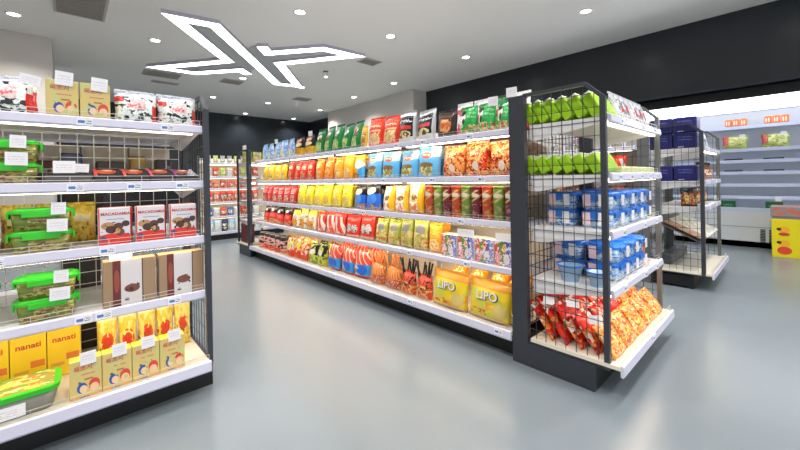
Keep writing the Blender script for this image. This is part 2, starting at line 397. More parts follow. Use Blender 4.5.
# --- far end rack, mirrored at the far end of the long rack
e = empty('end_rack'); place(e, (EX1, 6.12, 0), PI); tag(e, 'grid-sided end rack at the far end of the long rack', 'store rack')
for x in (.0, W):
    upright(e, x+(.0225 if x == 0 else -.0225), -1, 1.79); side_panel(e, x+(.02 if x == 0 else -.02), -1, .6, .1, 1.8)
    b = MB(); xx = x if x == 0 else x-.03; b.box(xx, xx+.03, -.52, -.11, .0, .152); b.build('side_skirt', DARK, e)
for z in ZS: shelf_part(e, .045, W-.045, -1, .615, z, tube=TUBEC, yr=-.12)
shelf_part(e, .0, W, -1, .67, ZB, base=True, yr=-.12); skirt(e, .03, W-.03, -1, .52)

# --- left rack
LX0, LX1, LYS = -1.84, .65, 2.96
e = empty('left_rack'); place(e, (LX1, LYS, 0)); tag(e, 'white wire-backed shelf rack close by on the left, boxes and tubs on it', 'store rack')
WL = LX1-LX0
for i in range(3):
    x = -WL*i/2 - (.0225 if i == 0 else 0); b = MB(); b.box(x-.02, x+.02, -.03, .03, 0, 1.8); b.build('upright', DARK, e)
side_panel(e, -.02, -1, .535, .03, 1.80)
b = MB(); b.box(-.025, .0, -.47, 0, 0, .13); b.build('side_skirt', DARK, e)
for i in range(2):
    xb = -WL*i/2; xa = xb-WL/2
    if i == 0: xb -= .035
    b = MB(); wiremesh(b, xa+.03, xb-.03, .22, 1.56, .075, .07, lambda a, c: (a, -.004, c), .0035); b.build('wire_back', WIREW, e)
    for k, z in enumerate(ZS):
        shelf_part(e, xa, xb, -1, .51, z, tube=TUBEC if k < 2 else TUBEM, labels=[(-.22, -.58, -.95, -1.5), (-.15, -.38, -.62, -1.4), (-.5, -.9, -1.5), (-.2, -.52, -.6, -1.3)][k])
        shelf_part(e, xa, xb, 1, .46, z, fence=False)
    shelf_part(e, xa, xb, -1, .62, ZB, base=True); shelf_part(e, xa, xb, 1, .6, ZB, base=True, fence=False)
skirt(e, -WL, 0, -1, .5); skirt(e, -WL, 0, 1, .5)

# --- right rack (end cap of the next aisle) and the run behind it
RX0, RX1, RYS = 4.93, 6.18, 1.24
e = empty('right_rack'); place(e, (RX0, RYS, 0)); tag(e, 'dark grid-sided end rack of the next aisle, navy boxes on top', 'store rack')
WR = RX1-RX0
for x in (.0, WR):
    upright(e, x+(.0225 if x == 0 else -.0225), -1, 1.78, m=GREYM); side_panel(e, x+(.02 if x == 0 else -.02), -1, .6, .1, 1.8, w=.035, frame=DARK if x == 0 else GREYM)
b = MB(); wiremesh(b, .05, WR-.05, .2, 1.7, .062, .082, lambda a, c: (a, -.02, c), .004); b.build('back_grid', WIREW, e)
ZR = [1.53, 1.17, .89]
for z in ZR: shelf_part(e, .045, WR-.045, -1, .61, z, tube=TUBEC, yr=-.12, labels=(.3, .8))
shelf_part(e, .0, WR, -1, .67, ZB, base=True, yr=-.12); skirt(e, .03, WR-.03, -1, .5)
b = MB()                                                   # sloping wire tray
b.poly([(-.12, .74), (-.55, .52), (-.55, .505), (-.12, .725)], .05, WR-.05); b.build('sloping_shelf', GREYM, e)

e = empty('back_aisle_rack'); place(e, (5.55, 3.7, 0), -PI/2); tag(e, 'double-sided shelf rack running behind the right end rack, seen through the grids', 'store rack')
for i in range(5):
    x = -2.4+4.8*i/4; b = MB(); b.box(x-.02, x+.02, -.03, .03, 0, 1.75); b.build('upright', GREYM, e)
for i in range(4):
    xa = -2.42+4.84*i/4; xb = xa+1.21
    b = MB(); b.box(xa+.03, xb-.03, -.006, .006, .2, 1.7); b.build('back_panel', mat('grey_back_panel', '#8e8d88', .5), e)
    for z in ZS: shelf_part(e, xa, xb, -1, .5, z, fence=False, tube=TUBEC if z > 1.2 else None)
    shelf_part(e, xa, xb, -1, .6, ZB, base=True, fence=False)
skirt(e, -2.42, 2.42, -1, .5); skirt(e, -2.42, 2.42, 1, .3)

# --- far rack across the end of the aisle
e = empty('far_rack'); place(e, (2.15, 8.98, 0)); tag(e, 'small-looking white rack at the end of the left aisle, facing the camera', 'store rack')
for x in (0, 1.2, 2.4): b = MB(); b.box(x-.02, x+.02, -.04, .0, 0, 1.85); b.build('upright', GREYM, e)
for i in range(2):
    xa, xb = 1.2*i+.02, 1.2*i+1.18
    b = MB(); b.box(xa, xb, -.01, 0, .15, 1.8); b.build('back_panel', CREAM, e)
    for z in [1.68, 1.38, 1.12, .82, .5]: shelf_part(e, xa, xb, -1, .42, z, fence=False, tube=TUBEC)
    shelf_part(e, xa, xb, -1, .52, .17, base=True, fence=False)
skirt(e, 0, 2.4, -1, .5, .12)

# ------------------------------------------------------------------ product builders (front faces local -Y, origin at the bottom centre)
def bag_mesh(w_, h_, d_, seed=0, stand=True):
    r = random.Random(seed); nx, nz = 10, 12; b = MB()
    ph = [r.uniform(0, 6.28) for _ in range(6)]
    def pt(u, v, s):
        wf = 1-.05*math.sin(PI*v)+.012*math.sin(9*v+ph[0]); x = (u-.5)*w_*wf
        pr = (max(0, 1-abs(2*u-1)**2.6))**.6
        vv = (max(0, math.sin(PI*min(1, v**(.75 if stand else 1)))))**.55
        th = d_/2*pr*vv*(1+.16*math.sin(7*u+ph[1])*math.sin(6*v+ph[2])+.07*math.sin(17*u+9*v+ph[5])*math.sin(13*v+ph[0]))
        th += .06*d_*math.sin(23*u+ph[3])*(1-vv)*(0 if u in (0, 1) else 1)*0.4
        z = v*h_*.93 + (.0 if v > 0 else 0)
        return (x, s*th, z+.006*math.sin(5*u+ph[4])*(v > .5))
    for s in (-1, 1):
        G = [[pt(i/nx, j/nz, s) for i in range(nx+1)] for j in range(nz+1)]
        for j in range(nz):
            for i in range(nx):
                q = [(i, j), (i+1, j), (i+1, j+1), (i, j+1)]
                b.face([G[y][x] for x, y in q], [(x/nx, y/nz) for x, y in q])
    return b
def seal_mesh(w_, h_, d_):
    b = MB(); n = 12; z0, z1 = h_*.925, h_
    for i in range(n):
        xa = (i/n-.5)*w_*.98; xb = ((i+1)/n-.5)*w_*.98; ya = .003*(-1)**i; yb = -ya
        b.face([(xa, ya-.001, z0), (xb, yb-.001, z0), (xb, yb-.001, z1), (xa, ya-.001, z1)], [(i/n, .93), ((i+1)/n, .93), ((i+1)/n, 1), (i/n, 1)])
        b.face([(xa, ya+.001, z0), (xb, yb+.001, z0), (xb, yb+.001, z1), (xa, ya+.001, z1)])
    return b
def bag(w_, h_, d_, m, name='snack_packet', seed=0, text=None, bulk=True, seal=None):
    def f():
        e = empty(name); bag_mesh(w_, h_, d_, seed).build('pouch', m, e, True); seal_mesh(w_, h_, d_).build('top_seal', seal or m, e)
        if text: lettering(e, text[0], text[1], (text[2] if len(text) > 2 else 0, -d_/2-.004, h_*text[3] if len(text) > 3 else h_*.6), text[4])
        return e
    return f
TXT = {}
def lettering(parent, s, size, loc, m, rz=0, name='lettering', tilt=0):
    k = (s, round(size, 4), m.name)
    if k not in TXT:
        c = bpy.data.curves.new('lettering', 'FONT'); c.body = s; c.size = size; c.extrude = .0008; c.align_x = 'CENTER'; c.align_y = 'CENTER'; c.offset = size*.02
        c.resolution_u = 3
        o = bpy.data.objects.new('lettering_source', c); C.objects.link(o); bpy.context.view_layer.update()
        me = bpy.data.meshes.new_from_object(o.evaluated_get(bpy.context.evaluated_depsgraph_get())); bpy.data.objects.remove(o)
        me.materials.clear(); me.materials.append(m); TXT[k] = me
    o = link(name, TXT[k], parent); o.location = loc; o.rotation_euler = (PI/2, tilt, rz); return o
def carton(w_, h_, d_, m, name='carton', text=(), topm=None, flap=True, bev=.003, topuv=False):
    def f():
        e = empty(name); b = MB(); b.box(-w_/2, w_/2, -d_/2, d_/2, 0, h_, front=not topuv, top=1 if topm else 0, topuv=topuv)
        b.build('box_body', [m, topm] if topm else m, e, bevel=bev)
        if flap:
            b = MB(); b.box(-w_*.47, w_*.47, -d_*.3, d_*.3, h_+.0002, h_+.0012); b.build('closing_flap', topm or m, e)
        for t in text: lettering(e, t[0], t[1], (t[2], -d_/2-.0008, t[3]), t[4], tilt=t[5] if len(t) > 5 else 0)
        return e
    return f
def can(r, h_, m, lid, name='snack_tube'):
    def f():
        e = empty(name); b = MB(); b.lathe([(0, 0), (r, 0), (r, h_*.93)], 20, uvz=(0, h_*.93)); b.build('tube_body', m, e, True)
        b = MB(); b.lathe([(r*1.04, h_*.93), (r*1.06, h_*.94), (r*1.06, h_*.99), (r*.98, h_), (0, h_)], 20); b.lathe([(0, h_*.929), (r*1.04, h_*.93)], 20); b.build('lid', lid, e, True)
        return e
    return f
def rbox(b, w0, d0, w1, d1, z0, z1, r, n=4, uv=False):
    """rounded-corner tapered box wall + caps"""
    def ring(w_, d_, z):
        P = []
        for cx, cy, a0 in ((w_/2-r, -d_/2+r, -PI/2), (w_/2-r, d_/2-r, 0), (-w_/2+r, d_/2-r, PI/2), (-w_/2+r, -d_/2+r, PI)):
            for i in range(n+1): a = a0+PI/2*i/n; P.append((cx+r*math.cos(a), cy+r*math.sin(a), z))
        return P
    A, B = ring(w0, d0, z0), ring(w1, d1, z1); N_ = len(A)
    for i in range(N_):
        j = (i+1) % N_; q = [A[i], A[j], B[j], B[i]]
        isf = max(p[1] for p in q) < -d0/2*.7 or True
        b.face(q, [((p[0]/w1+.5) if abs(q[0][1]-q[1][1]) < abs(q[0][0]-q[1][0]) else (p[1]/d1+.5), (p[2]-z0)/(z1-z0)) for p in q] if uv else None)
    b.face(A[::-1]); b.face(B)
def tub(w_, h_, d_, body, lid, label_m=CARDP, name='lidded_tub', card=True, sleeve=None):
    def f():
        e = empty(name); b = MB(); rbox(b, w_*.86, d_*.86, w_*.95, d_*.95, 0, h_*.8, .02, uv=True); b.build('container', body, e, True)
        b = MB(); rbox(b, w_, d_, w_, d_, h_*.8, h_*.93, .028); rbox(b, w_*.9, d_*.9, w_*.86, d_*.86, h_*.93, h_, .022); b.build('lid', lid, e, False)
        for x in (-w_/2-.004, w_/2+.004):
            c = MB(); c.box(x-.005, x+.005, -d_*.3, d_*.3, h_*.55, h_*.9); c.build('clip', lid, e, bevel=.003)
        for y in (-d_/2-.004,):
            c = MB(); c.box(-w_*.3, w_*.3, y-.003, y+.003, h_*.62, h_*.88); c.build('clip', lid, e, bevel=.002)
        if card:
            c = MB(); c.box(w_*.14, w_*.42, -d_/2-.0125, -d_/2-.0105, h_*.25, h_*.85, front=True); c.build('info_label', label_m, e)
        return e
    return f
def pcard(w_=.07, h_=.075, m=CARDP, name='price_card'):
    def f():
        e = empty(name); b = MB(); b.box(-w_/2, w_/2, -.0008, .0008, .0, h_, front=True); b.build('card_sheet', m, e)
        b = MB(); b.box(w_*.12, w_*.5, .003, .0045, .0, h_*.86); b.build('second_sheet', CARD, e)
        return e
    return f
def jar(r, h_, body, lid, name='snack_jar'):
    def f():
        e = empty(name); b = MB(); b.lathe([(0, 0), (r*.9, 0), (r, h_*.08), (r, h_*.72), (r*.8, h_*.82)], 16, uvz=(0, h_*.8)); b.build('jar_body', body, e, True)
        b = MB(); b.lathe([(r*.84, h_*.8), (r*.86, h_*.98), (r*.8, h_), (0, h_)], 16); b.build('lid', lid, e, True); return e
    return f

# prints
def crisp(name, base, band, blob, acc, txt='#ffffff', rough=.3):
    return printed(name, base, [('rect', 0, 1, .0, .06, acc), ('ell', .5, .3, .36, .2, blob), ('noise', 9, .52, acc, .14, .86, .1, .5), ('noise', 16, .6, '#fff2c8', .14, .86, .1, .5),
                                ('rect', .1, .9, .58, .78, band), ('text', txt, .16, .84, .61, .75, 7)], rough, .3)

ROWN = {'m1': "on long rack's top shelf", 'm2': "on long rack's second shelf", 'm3': "on long rack's third shelf", 'm4': "on long rack's fourth shelf", 'm5': "on long rack's base shelf"}
XF = {'m1': 2.345, 'm2': 2.345, 'm3': 2.345, 'm4': 2.345, 'm5': 2.235}
ZZ = {'m1': ZS[0], 'm2': ZS[1], 'm3': ZS[2], 'm4': ZS[3], 'm5': ZB}
def row(shelf, ya, yb, n, kind, key, desc, cat, h_, d_, m, lean=.12, deep=1, **kw):
    """n packs along the long rack between Y=ya (left in view) and Y=yb"""
    sp = abs(ya-yb)/n; w_ = sp*.95 if kind != 'can' else sp*.8
    z = ZZ[shelf]
    for i in range(n):
        y = max(ya, yb)-sp*(i+.5); lab = desc+ordl(i, n)+' '+ROWN[shelf]
        grp = None if n == 1 else desc.replace(',', '')+' row '+ROWN[shelf]
        x = XF[shelf]+d_/2+.022+random.uniform(0, .012); rz = -PI/2+random.uniform(-.13, .13); k = (shelf, key, i % 3)
        mm = m[i % len(m)] if isinstance(m, list) else m
        if isinstance(m, list): k = (shelf, key, mm.name, i % 3)
        if kind == 'bag': bl = bag(w_, h_, d_, mm, kw.get('name', 'snack_packet'), hash(key) % 97 if 0 else sum(map(ord, key))+ord(shelf[1])*7+(i % 3)*13, kw.get('text'), seal=kw.get('seal'))
        elif kind == 'box': bl = carton(w_, h_, d_, mm, kw.get('name', 'carton'), kw.get('text', ()), kw.get('topm'))
        elif kind == 'can': bl = can(w_/2, h_, mm, kw['lid'])
        elif kind == 'jar': bl = jar(w_/2, h_, mm, kw['lid'])
        t = -lean if kind == 'bag' else 0
        s_ = 1+random.uniform(-.07, .05) if kind == 'bag' else 1; t = t*random.uniform(.5, 1.3); ty = random.uniform(-.045, .045) if kind == 'bag' else 0
        spawn(k, bl, (x, y, z+.001), rz if kind == 'bag' else -PI/2, (kw['labels'][i] if 'labels' in kw else lab), cat, grp, tx=t, sc=(1, 1, s_), ty=ty)
        if kind == 'bag' and shelf != 'm1' and 'LIPO' not in desc:                 # the packet behind it
            spawn(k, bl, (x+d_+.05, y+.012+random.uniform(-.004, .004), z), -PI/2+random.uniform(-.04, .04), 'rear-row '+lab, cat, grp and grp+' rear', tx=-.05, sc=(.9, 1, .97))

# ------------------------------------------------------------------ long rack, front side
SILV = mat('silver_foil', '#c4c8ce', .25, .4)
B_ = lambda *a, **k: crisp(*a, **k)
blue_s = printed('blue_biscuit_print', '#8fb8e8', [('ell', .5, .3, .3, .2, '#e6e2a0'), ('rect', .1, .9, .55, .8, '#4f86d8'), ('text', '#ffffff', .15, .85, .58, .78, 7), ('noise', 7, .55, '#dfeaf6', 0, 1, 0, .9)], .35, .2)
row('m1', 6.02, 4.87, 5, 'bag', 'a', 'light blue snack packet', 'packet', .27, .08, blue_s)
row('m1', 4.84, 4.27, 2, 'bag', 'b', 'black and yellow snack packet', 'packet', .27, .09, printed('black_yellow_print', '#1b1a18', [('rect', 0, 1, 0, .45, '#e8b820'), ('ell', .5, .62, .35, .12, '#f0e2c0'), ('ell', .5, .85, .3, .1, '#e58a3a'), ('noise', 10, .55, '#c66a20', .1, .9, .1, .45)], .3, .2))
row('m1', 4.25, 3.28, 5, 'bag', 'c', 'tall dark green snack packet', 'packet', .34, .10, printed('green_crisp_print', '#0c7a3c', [('ell', .5, .3, .3, .18, '#7cc04a'), ('noise', 9, .5, '#d8caa0', .2, .8, .1, .45), ('ell', .5, .7, .3, .1, '#e8efe4'), ('noise', 6, .58, '#c0402c', .2, .8, .5, .8), ('rect', 0, 1, .93, 1, '#0a5a30')], .3, .3), lean=.2)
row('m1', 3.26, 3.14, 1, 'bag', 'd', 'small yellow snack packet between green and red ones', 'packet', .25, .06, B_('yellow_small_print', '#e6c23c', '#d67c2c', '#c85a28', '#3c8a3c'))
redb = printed('red_crisp_print', '#e83c22', [('ell', .5, .26, .38, .2, '#e8b070'), ('noise', 10, .52, '#f0dca8', .14, .86, .08, .5), ('rect', .12, .88, .52, .58, '#f4c88a'), ('rect', .1, .9, .66, .86, '#f05a30'), ('text', '#ffe8c8', .16, .84, .68, .84, 6)], .3, .3)
row('m1', 3.13, 2.64, 2, 'bag', 'e', 'bright red snack packet', 'packet', .31, .10, redb, lean=.15)
wb = printed('black_silver_print', '#23262c', [('rect', 0, 1, 0, .2, '#d8d8da'), ('rect', 0, .08, 0, 1, '#cfd2d8'), ('rect', .92, 1, 0, 1, '#cfd2d8'), ('rect', 0, 1, .88, 1, '#dcdee2'), ('ell', .5, .28, .34, .12, '#e4d6a0'), ('noise', 8, .52, '#6a4a34', .2, .8, .16, .36), ('rect', .2, .85, .44, .56, '#e04038'), ('text', '#e8eef2', .12, .9, .62, .84, 6)], .25, .3)
row('m1', 2.64, 2.15, 2, 'bag', 'f', 'black and silver packet with red band', 'packet', .31, .11, wb, seal=SILV)
row('m1', 2.13, 1.90, 1, 'bag', 'g', 'dark brown snack packet with orange picture', 'packet', .24, .09, printed('brown_bag_print', '#2e211d', [('ell', .52, .45, .3, .25, '#d8743a'), ('noise', 8, .5, '#f0b070', .25, .8, .2, .7), ('rect', .15, .85, .76, .86, '#6a4432'), ('rect', 0, 1, 0, .08, '#4a3a34')], .3, .2), name='snack_packet')
gb = printed('green_panda_print', '#1ea04a', [('noise', 7, .5, '#d8c79a', 0, 1, 0, .35), ('noise', 9, .56, '#d05030', 0, 1, .02, .3), ('ell', .22, .62, .2, .25, '#f4f2ea'), ('ell', .22, .84, .17, .1, '#15161a'), ('ell', .3, .5, .1, .12, '#15161a'), ('text', '#7ed88a', .45, .95, .5, .8, 7)], .3, .2)
row('m1', 1.88, 1.36, 3, 'bag', 'h', 'green and white snack packet', 'packet', .24, .09, gb)
pk = printed('pink_white_print', '#f2eef0', [('noise', 3.5, .5, '#e0406c', 0, 1, 0, .9), ('noise', 8, .62, '#8a2040', 0, 1, 0, .9)], .35, .2)
for i, (y, mm, d) in enumerate(((1.98, pk, 'pink and white packet'), (1.80, pk, 'pink and white packet'), (1.62, MATS['green_crisp_print'], 'dark green packet'), (1.44, pk, 'pale pink packet nearest the grey upright'))):
    spawn('m1back%s' % mm.name, bag(.17, .33, .07, mm, seed=5), (2.60, y, ZS[0]), -PI/2, d+[' left of two behind the brown one on long rack top', ' right of two behind the green ones on long rack top', ' standing behind the green panda ones on long rack top', ', behind the green ones on long rack top'][i], 'packet', tx=-.1)
for i, (y, z) in enumerate(((5.48, 1.84), (4.4, 1.85), (1.56, 1.80), (1.40, 1.84))):
    spawn('pcardm', pcard(.08, .07), (2.42, y, z), -PI/2+.15, 'small white price card '+['above the light blue packets', 'above the black and yellow packets', 'above the green and white packets, left one', 'beside the grey upright of the end rack'][i]+' on the long rack', 'card')

row('m2', 6.02, 5.09, 4, 'bag', 'a', 'yellow snack packet', 'packet', .25, .08, B_('yellow_a', '#f0c828', '#f4e060', '#f8f0b0', '#d09a18', '#c03a20'))
row('m2', 5.07, 4.30, 4, 'bag', 'b', 'red snack packet', 'packet', .27, .09, B_('red_a', '#dc3020', '#f0d0b0', '#e88a50', '#b81e18', '#a01818'))
row('m2', 4.28, 3.84, 2, 'bag', 'c', 'orange snack packet', 'packet', .28, .09, B_('orange_a', '#f08a1c', '#f6a838', '#e8c060', '#e06a10'))
row('m2', 3.82, 3.42, 2, 'bag', 'd', 'yellow orange snack packet', 'packet', .272, .09, B_('yelor_a', '#f8b418', '#fad050', '#f0d890', '#f09010', '#d05818'))
row('m2', 3.40, 3.18, 1, 'bag', 'e', 'yellow packet with light blue and white corner', 'packet', .28, .08, printed('sky_corner', '#f4b820', [('rect', .5, 1, 0, .6, '#48b0e8'), ('ell', .6, .65, .4, .2, '#fbf3e2'), ('ell', .35, .15, .3, .12, '#b86a38')], .3, .2))
sky = printed('sky_chip_print', '#62b4ea', [('rect', .55, 1, .7, 1, '#c8ecf8'), ('ell', .42, .3, .32, .22, '#a89a58'), ('ell', .42, .42, .34, .1, '#80684a'), ('noise', 9, .54, '#dfe0a0', .12, .74, .06, .36), ('ell', .42, .78, .22, .12, '#e0583a'), ('text', '#ffe6d0', .25, .6, .7, .86, 8)], .3, .25)
row('m2', 3.17, 2.10, 4, 'bag', 'f', 'wide light blue chip packet', 'packet', .272, .09, sky)
big = printed('chilli_bag_print', '#e0481e', [('noise', 5, .48, '#f2a048', 0, 1, 0, 1), ('noise', 9, .56, '#a8281c', 0, 1, 0, .75), ('noise', 14, .6, '#f6d9a0', 0, 1, 0, 1), ('ell', .6, .3, .12, .14, '#f6e8dc')], .2, .5)
row('m2', 2.09, 1.37, 3, 'bag', 'g', 'bulging orange red snack bag', 'bag', .28, .15, big, lean=.05)

row('m3', 6.02, 4.83, 6, 'bag', 'a', 'dark red snack packet', 'packet', .26, .08, B_('red_b', '#cc2c30', '#e87070', '#e8b0a0', '#a01820'))
row('m3', 4.78, 3.44, 6, 'bag', 'b', 'bright yellow snack packet', 'packet', .27, .09, B_('yellow_b', '#f2dc20', '#f6ea60', '#d8c060', '#e0c010', '#7a6a20'))
row('m3', 3.42, 2.93, 2, 'bag', 'c', 'blue packet with black top', 'packet', .28, .09, printed('blue_black_print', '#2468d8', [('rect', 0, 1, .62, 1, '#1c1c20'), ('ell', .45, .75, .3, .14, '#e8dcc4'), ('ell', .5, .42, .3, .2, '#4a90ea'), ('noise', 7, .5, '#c89860', 0, 1, 0, .25)], .3, .2))
row('m3', 2.91, 2.30, 3, 'bag', 'd', 'white and yellow packet', 'packet', .272, .09, printed('cream_yellow_print', '#f4efe2', [('rect', .72, 1, 0, 1, '#f8c020'), ('noise', 6, .5, '#e08a50', 0, .75, 0, .35), ('ell', .5, .55, .22, .1, '#94684a'), ('noise', 8, .58, '#f0d070', 0, .7, .4, 1)], .3, .2))
tb = {}
for nm, base, sec, lidc in (('orange', '#d8512c', '#f09a50', '#c83a2a'), ('green', '#7da04a', '#c4b868', '#6a9038'), ('maroon', '#7c2634', '#c08890', '#6a1c2c')):
    tb[nm] = (printed('tube_'+nm, base, [('stripe', 3, .3, '#e8c070', 1.4, .2, .8, .55, .95), ('noise', 8, .52, sec, .2, .8, 0, .5), ('ell', .5, .78, .16, .07, '#f2e6d0')], .3), mat('tube_lid_'+nm, lidc, .4))
seq = ['orange', 'green', 'maroon', 'orange', 'green', 'maroon', 'orange', 'green', 'maroon']
cnt = {}
for i, nm in enumerate(seq):
    k = cnt.get(nm, 0); cnt[nm] = k+1; y = 2.26-.1005*(i+.5)
    spawn('tube_'+nm, can(.044, .262, *tb[nm]), (2.40, y, ZS[2]), -PI/2+random.uniform(-.2, .2), '%s cardboard snack tube, %s of three that colour, on long rack third shelf' % (nm, ['leftmost', 'middle one', 'rightmost'][k]), 'tube', 'snack tubes on the third shelf')
    spawn('tube_'+nm, can(.044, .262, *tb[nm]), (2.50, y, ZS[2]), -PI/2+random.uniform(-.2, .2), '%s snack tube behind the %s one of that colour, long rack third shelf' % (nm, ['leftmost', 'middle', 'rightmost'][k]), 'tube', 'snack tubes on the third shelf')

row('m4', 6.02, 5.0, 4, 'bag', 'a', 'red packet with black top', 'packet', .26, .09, printed('red_blacktop', '#d8322c', [('rect', 0, 1, .68, 1, '#241c1c'), ('noise', 7, .52, '#e8b070', 0, 1, 0, .3), ('rect', .1, .9, .4, .6, '#f07060'), ('ell', .5, .8, .2, .08, '#d8c8c0')], .3, .2))
row('m4', 4.96, 4.28, 3, 'bag', 'b', 'white, yellow and orange packet', 'packet', .26, .09, printed('whiteorange', '#eadfc6', [('ell', .5, .3, .34, .26, '#f0a020'), ('rect', 0, 1, .8, 1, '#f4d838'), ('ell', .6, .6, .22, .12, '#c8c4c0'), ('noise', 8, .57, '#b07838', 0, 1, 0, .7)], .3, .2))
row('m4', 4.26, 3.60, 3, 'bag', 'c', 'red and white snack packet', 'packet', .27, .09, printed('redwhite', '#e83a24', [('stripe', 2, .4, '#f4e6e0', .5, 0, 1, .1, .85), ('noise', 8, .56, '#e0a080', 0, 1, 0, .4)], .3, .2))
row('m4', 3.58, 3.06, 2, 'bag', 'd', 'red packet with grey round pictures', 'packet', .27, .10, printed('redball', '#e43224', [('ell', .32, .45, .2, .2, '#c8c6c4'), ('ell', .7, .45, .2, .2, '#d2cfcb'), ('noise', 12, .56, '#5c4a48', .1, .9, .25, .65), ('rect', 0, 1, 0, .14, '#d8b090')], .3, .2))
row('m4', 3.03, 2.26, 4, 'bag', 'e', 'grey green tall snack packet', 'packet', .27, .09, printed('greygreen', '#a8b048', [('ell', .55, .7, .3, .22, '#8a8788'), ('noise', 7, .52, '#d8c080', 0, 1, 0, .6), ('noise', 9, .58, '#c85038', 0, 1, 0, .45), ('rect', 0, .15, 0, 1, '#c2c860')], .3, .2))
row('m4', 2.25, 2.09, 1, 'bag', 'f', 'orange yellow packet beside the cartons', 'packet', .26, .08, B_('oryel', '#f5a81e', '#f8c850', '#fbe090', '#f09018', '#e07818'))
mc = printed('multi_carton', '#d8dcd8', [('rect', 0, .24, 0, 1, '#e0603c'), ('rect', .24, .5, 0, 1, '#58a048'), ('rect', .5, .76, 0, 1, '#3c68c0'), ('rect', .76, 1, 0, 1, '#7a9ad8'), ('ell', .2, .35, .16, .26, '#f0a0a8'), ('ell', .52, .7, .12, .16, '#f0c040'), ('ell', .62, .3, .16, .22, '#e8e0ea'), ('noise', 8, .56, '#e8e4ec', 0, 1, 0, 1), ('noise', 11, .6, '#c83050', 0, 1, 0, 1)], .35)
row('m4', 2.07, 1.37, 4, 'box', 'g', 'multicoloured biscuit carton', 'carton', .185, .12, mc, topm=mat('carton_white_top', '#e8dccb', .5))
for i, y in enumerate((1.80, 1.44)):
    spawn('pcardw', pcard(.16, .06), (2.36, y, ZS[3]+.189), -PI/2, 'white card lying on the %s multicoloured cartons of the long rack' % ['middle', 'rightmost'][i], 'card')

pj = printed('panda_jar', '#dcae98', [('noise', 5, .5, '#1c1a1a', 0, 1, .35, 1), ('noise', 4, .46, '#e0522c', 0, 1, 0, .4), ('noise', 7, .56, '#e8a0a8', 0, 1, .3, 1)], .3)
row('m5', 5.95, 4.98, 5, 'jar', 'a', 'tub with black and white print', 'tub', .24, .2, pj, lid=mat('pale_lid', '#3a3232', .4))
row('m5', 4.92, 4.32, 3, 'bag', 'b', 'red and yellow packet', 'packet', .27, .10, printed('redyel', '#e84a22', [('noise', 4, .5, '#f0d850', 0, 1, .4, 1), ('noise', 6, .55, '#f0efe0', 0, 1, .3, 1)], .3, .2))
row('m5', 4.30, 3.86, 2, 'bag', 'c', 'green black and white packet', 'packet', .27, .11, printed('greenblack', '#c8cc3c', [('noise', 4, .5, '#181818', 0, 1, .45, 1), ('ell', .5, .6, .25, .14, '#f2eee6'), ('noise', 7, .55, '#608a30', 0, 1, 0, .45)], .3, .3))
bl = printed('redblue', '#e8503a', [('stripe', 4, .25, '#f4c8b0', .8, 0, 1, .5, 1), ('rect', .3, 1, .08, .5, '#3c9ae6'), ('ell', .62, .3, .26, .2, '#2c6ed8'), ('noise', 6, .54, '#d8d4d0', 0, .45, 0, .6), ('rect', 0, 1, 0, .08, '#e0402c')], .25, .3)
row('m5', 3.84, 3.02, 3, 'bag', 'd', 'red bag with blue label', 'bag', .30, .14, bl)
st = printed('stickbag', '#cf6a48', [('noise', 12, .5, '#e8a888', 0, 1, 0, .5), ('noise', 16, .56, '#a04030', 0, 1, 0, .5), ('stripe', 9, .5, '#f09c40', .3, 0, 1, .5, 1)], .2, .2)
def stick_bag(w_, h_, d_, m, sm, n, nm):
    def f():
        e = bag(w_, h_*.62, d_, m, nm, 12)()
        r = random.Random(3)
        for i in range(n):
            u = (i+.5)/n-.5; b = MB(); b.bar((u*w_*.7, r.uniform(-.03, .02), h_*.4), (u*w_*1.15+r.uniform(-.03, .03), r.uniform(-.05, .04), h_*(.9+r.uniform(-.06, .1))), .011); b.build('stick_snack', sm, e)
        return e
    return f
ss = mat('orange_stick', '#f0944a', .5)
for i, y in enumerate((2.88, 2.64)):
    spawn('stickbag', stick_bag(.222, .34, .13, st, ss, 9, 'stick_snack_bag'), (2.32, y, ZB), -PI/2, 'open-topped bag of orange snack sticks, %s one on long rack base shelf' % ['left', 'right'][i], 'bag', 'bags of orange sticks on the base shelf', tx=-.08)
for i, y in enumerate((2.42, 2.22)):
    spawn('stickbag2', stick_bag(.175, .34, .12, printed('redstick', '#d84a2e', [('noise', 6, .5, '#e0b060', 0, 1, 0, .6), ('noise', 8, .58, '#2a2420', 0, 1, .3, 1)], .3, .2), mat('black_stick', '#1c1a18', .5), 7, 'stick_snack_bag'), (2.31, y, ZB), -PI/2, 'red bag of black snack sticks, %s one on long rack base shelf' % ['left', 'right'][i], 'bag', 'bags of black sticks on the base shelf', tx=-.08)
lp = printed('lipo_print', '#f0d02c', [('rect', 0, 1, .82, 1, '#f0a030'), ('noise', 3, .52, '#d8d44a', 0, 1, .1, .8), ('noise', 9, .55, '#e0703a', .1, .6, .14, .3), ('noise', 5, .6, '#f4a83c', .5, 1, 0, .5), ('rect', 0, 1, 0, .06, '#b86a30'), ('ell', .8, .3, .14, .2, '#d8c070')], .3, .2)
LT = mat('pale_letter', '#e8e6e0', .4); LO = mat('dark_letter_edge', '#4a4c50', .4)
def lipo():
    e = bag(.37, .30, .13, lp, 'sweet_bread_bag', 9)()
    lettering(e, 'LIPO', .092, (.018, -.076, .182), LO, name='lettering_shadow', tilt=0); lettering(e, 'LIPO', .086, (.014, -.079, .186), LT)
    return e
for i, y in enumerate((1.92, 1.54)):
    spawn('lipo', lipo, (2.295, y, ZB), -PI/2, 'large yellow bag lettered LIPO, %s one on the long rack base shelf' % ['left', 'right'][i], 'bag', 'yellow LIPO bags on the base shelf', tx=-.1)
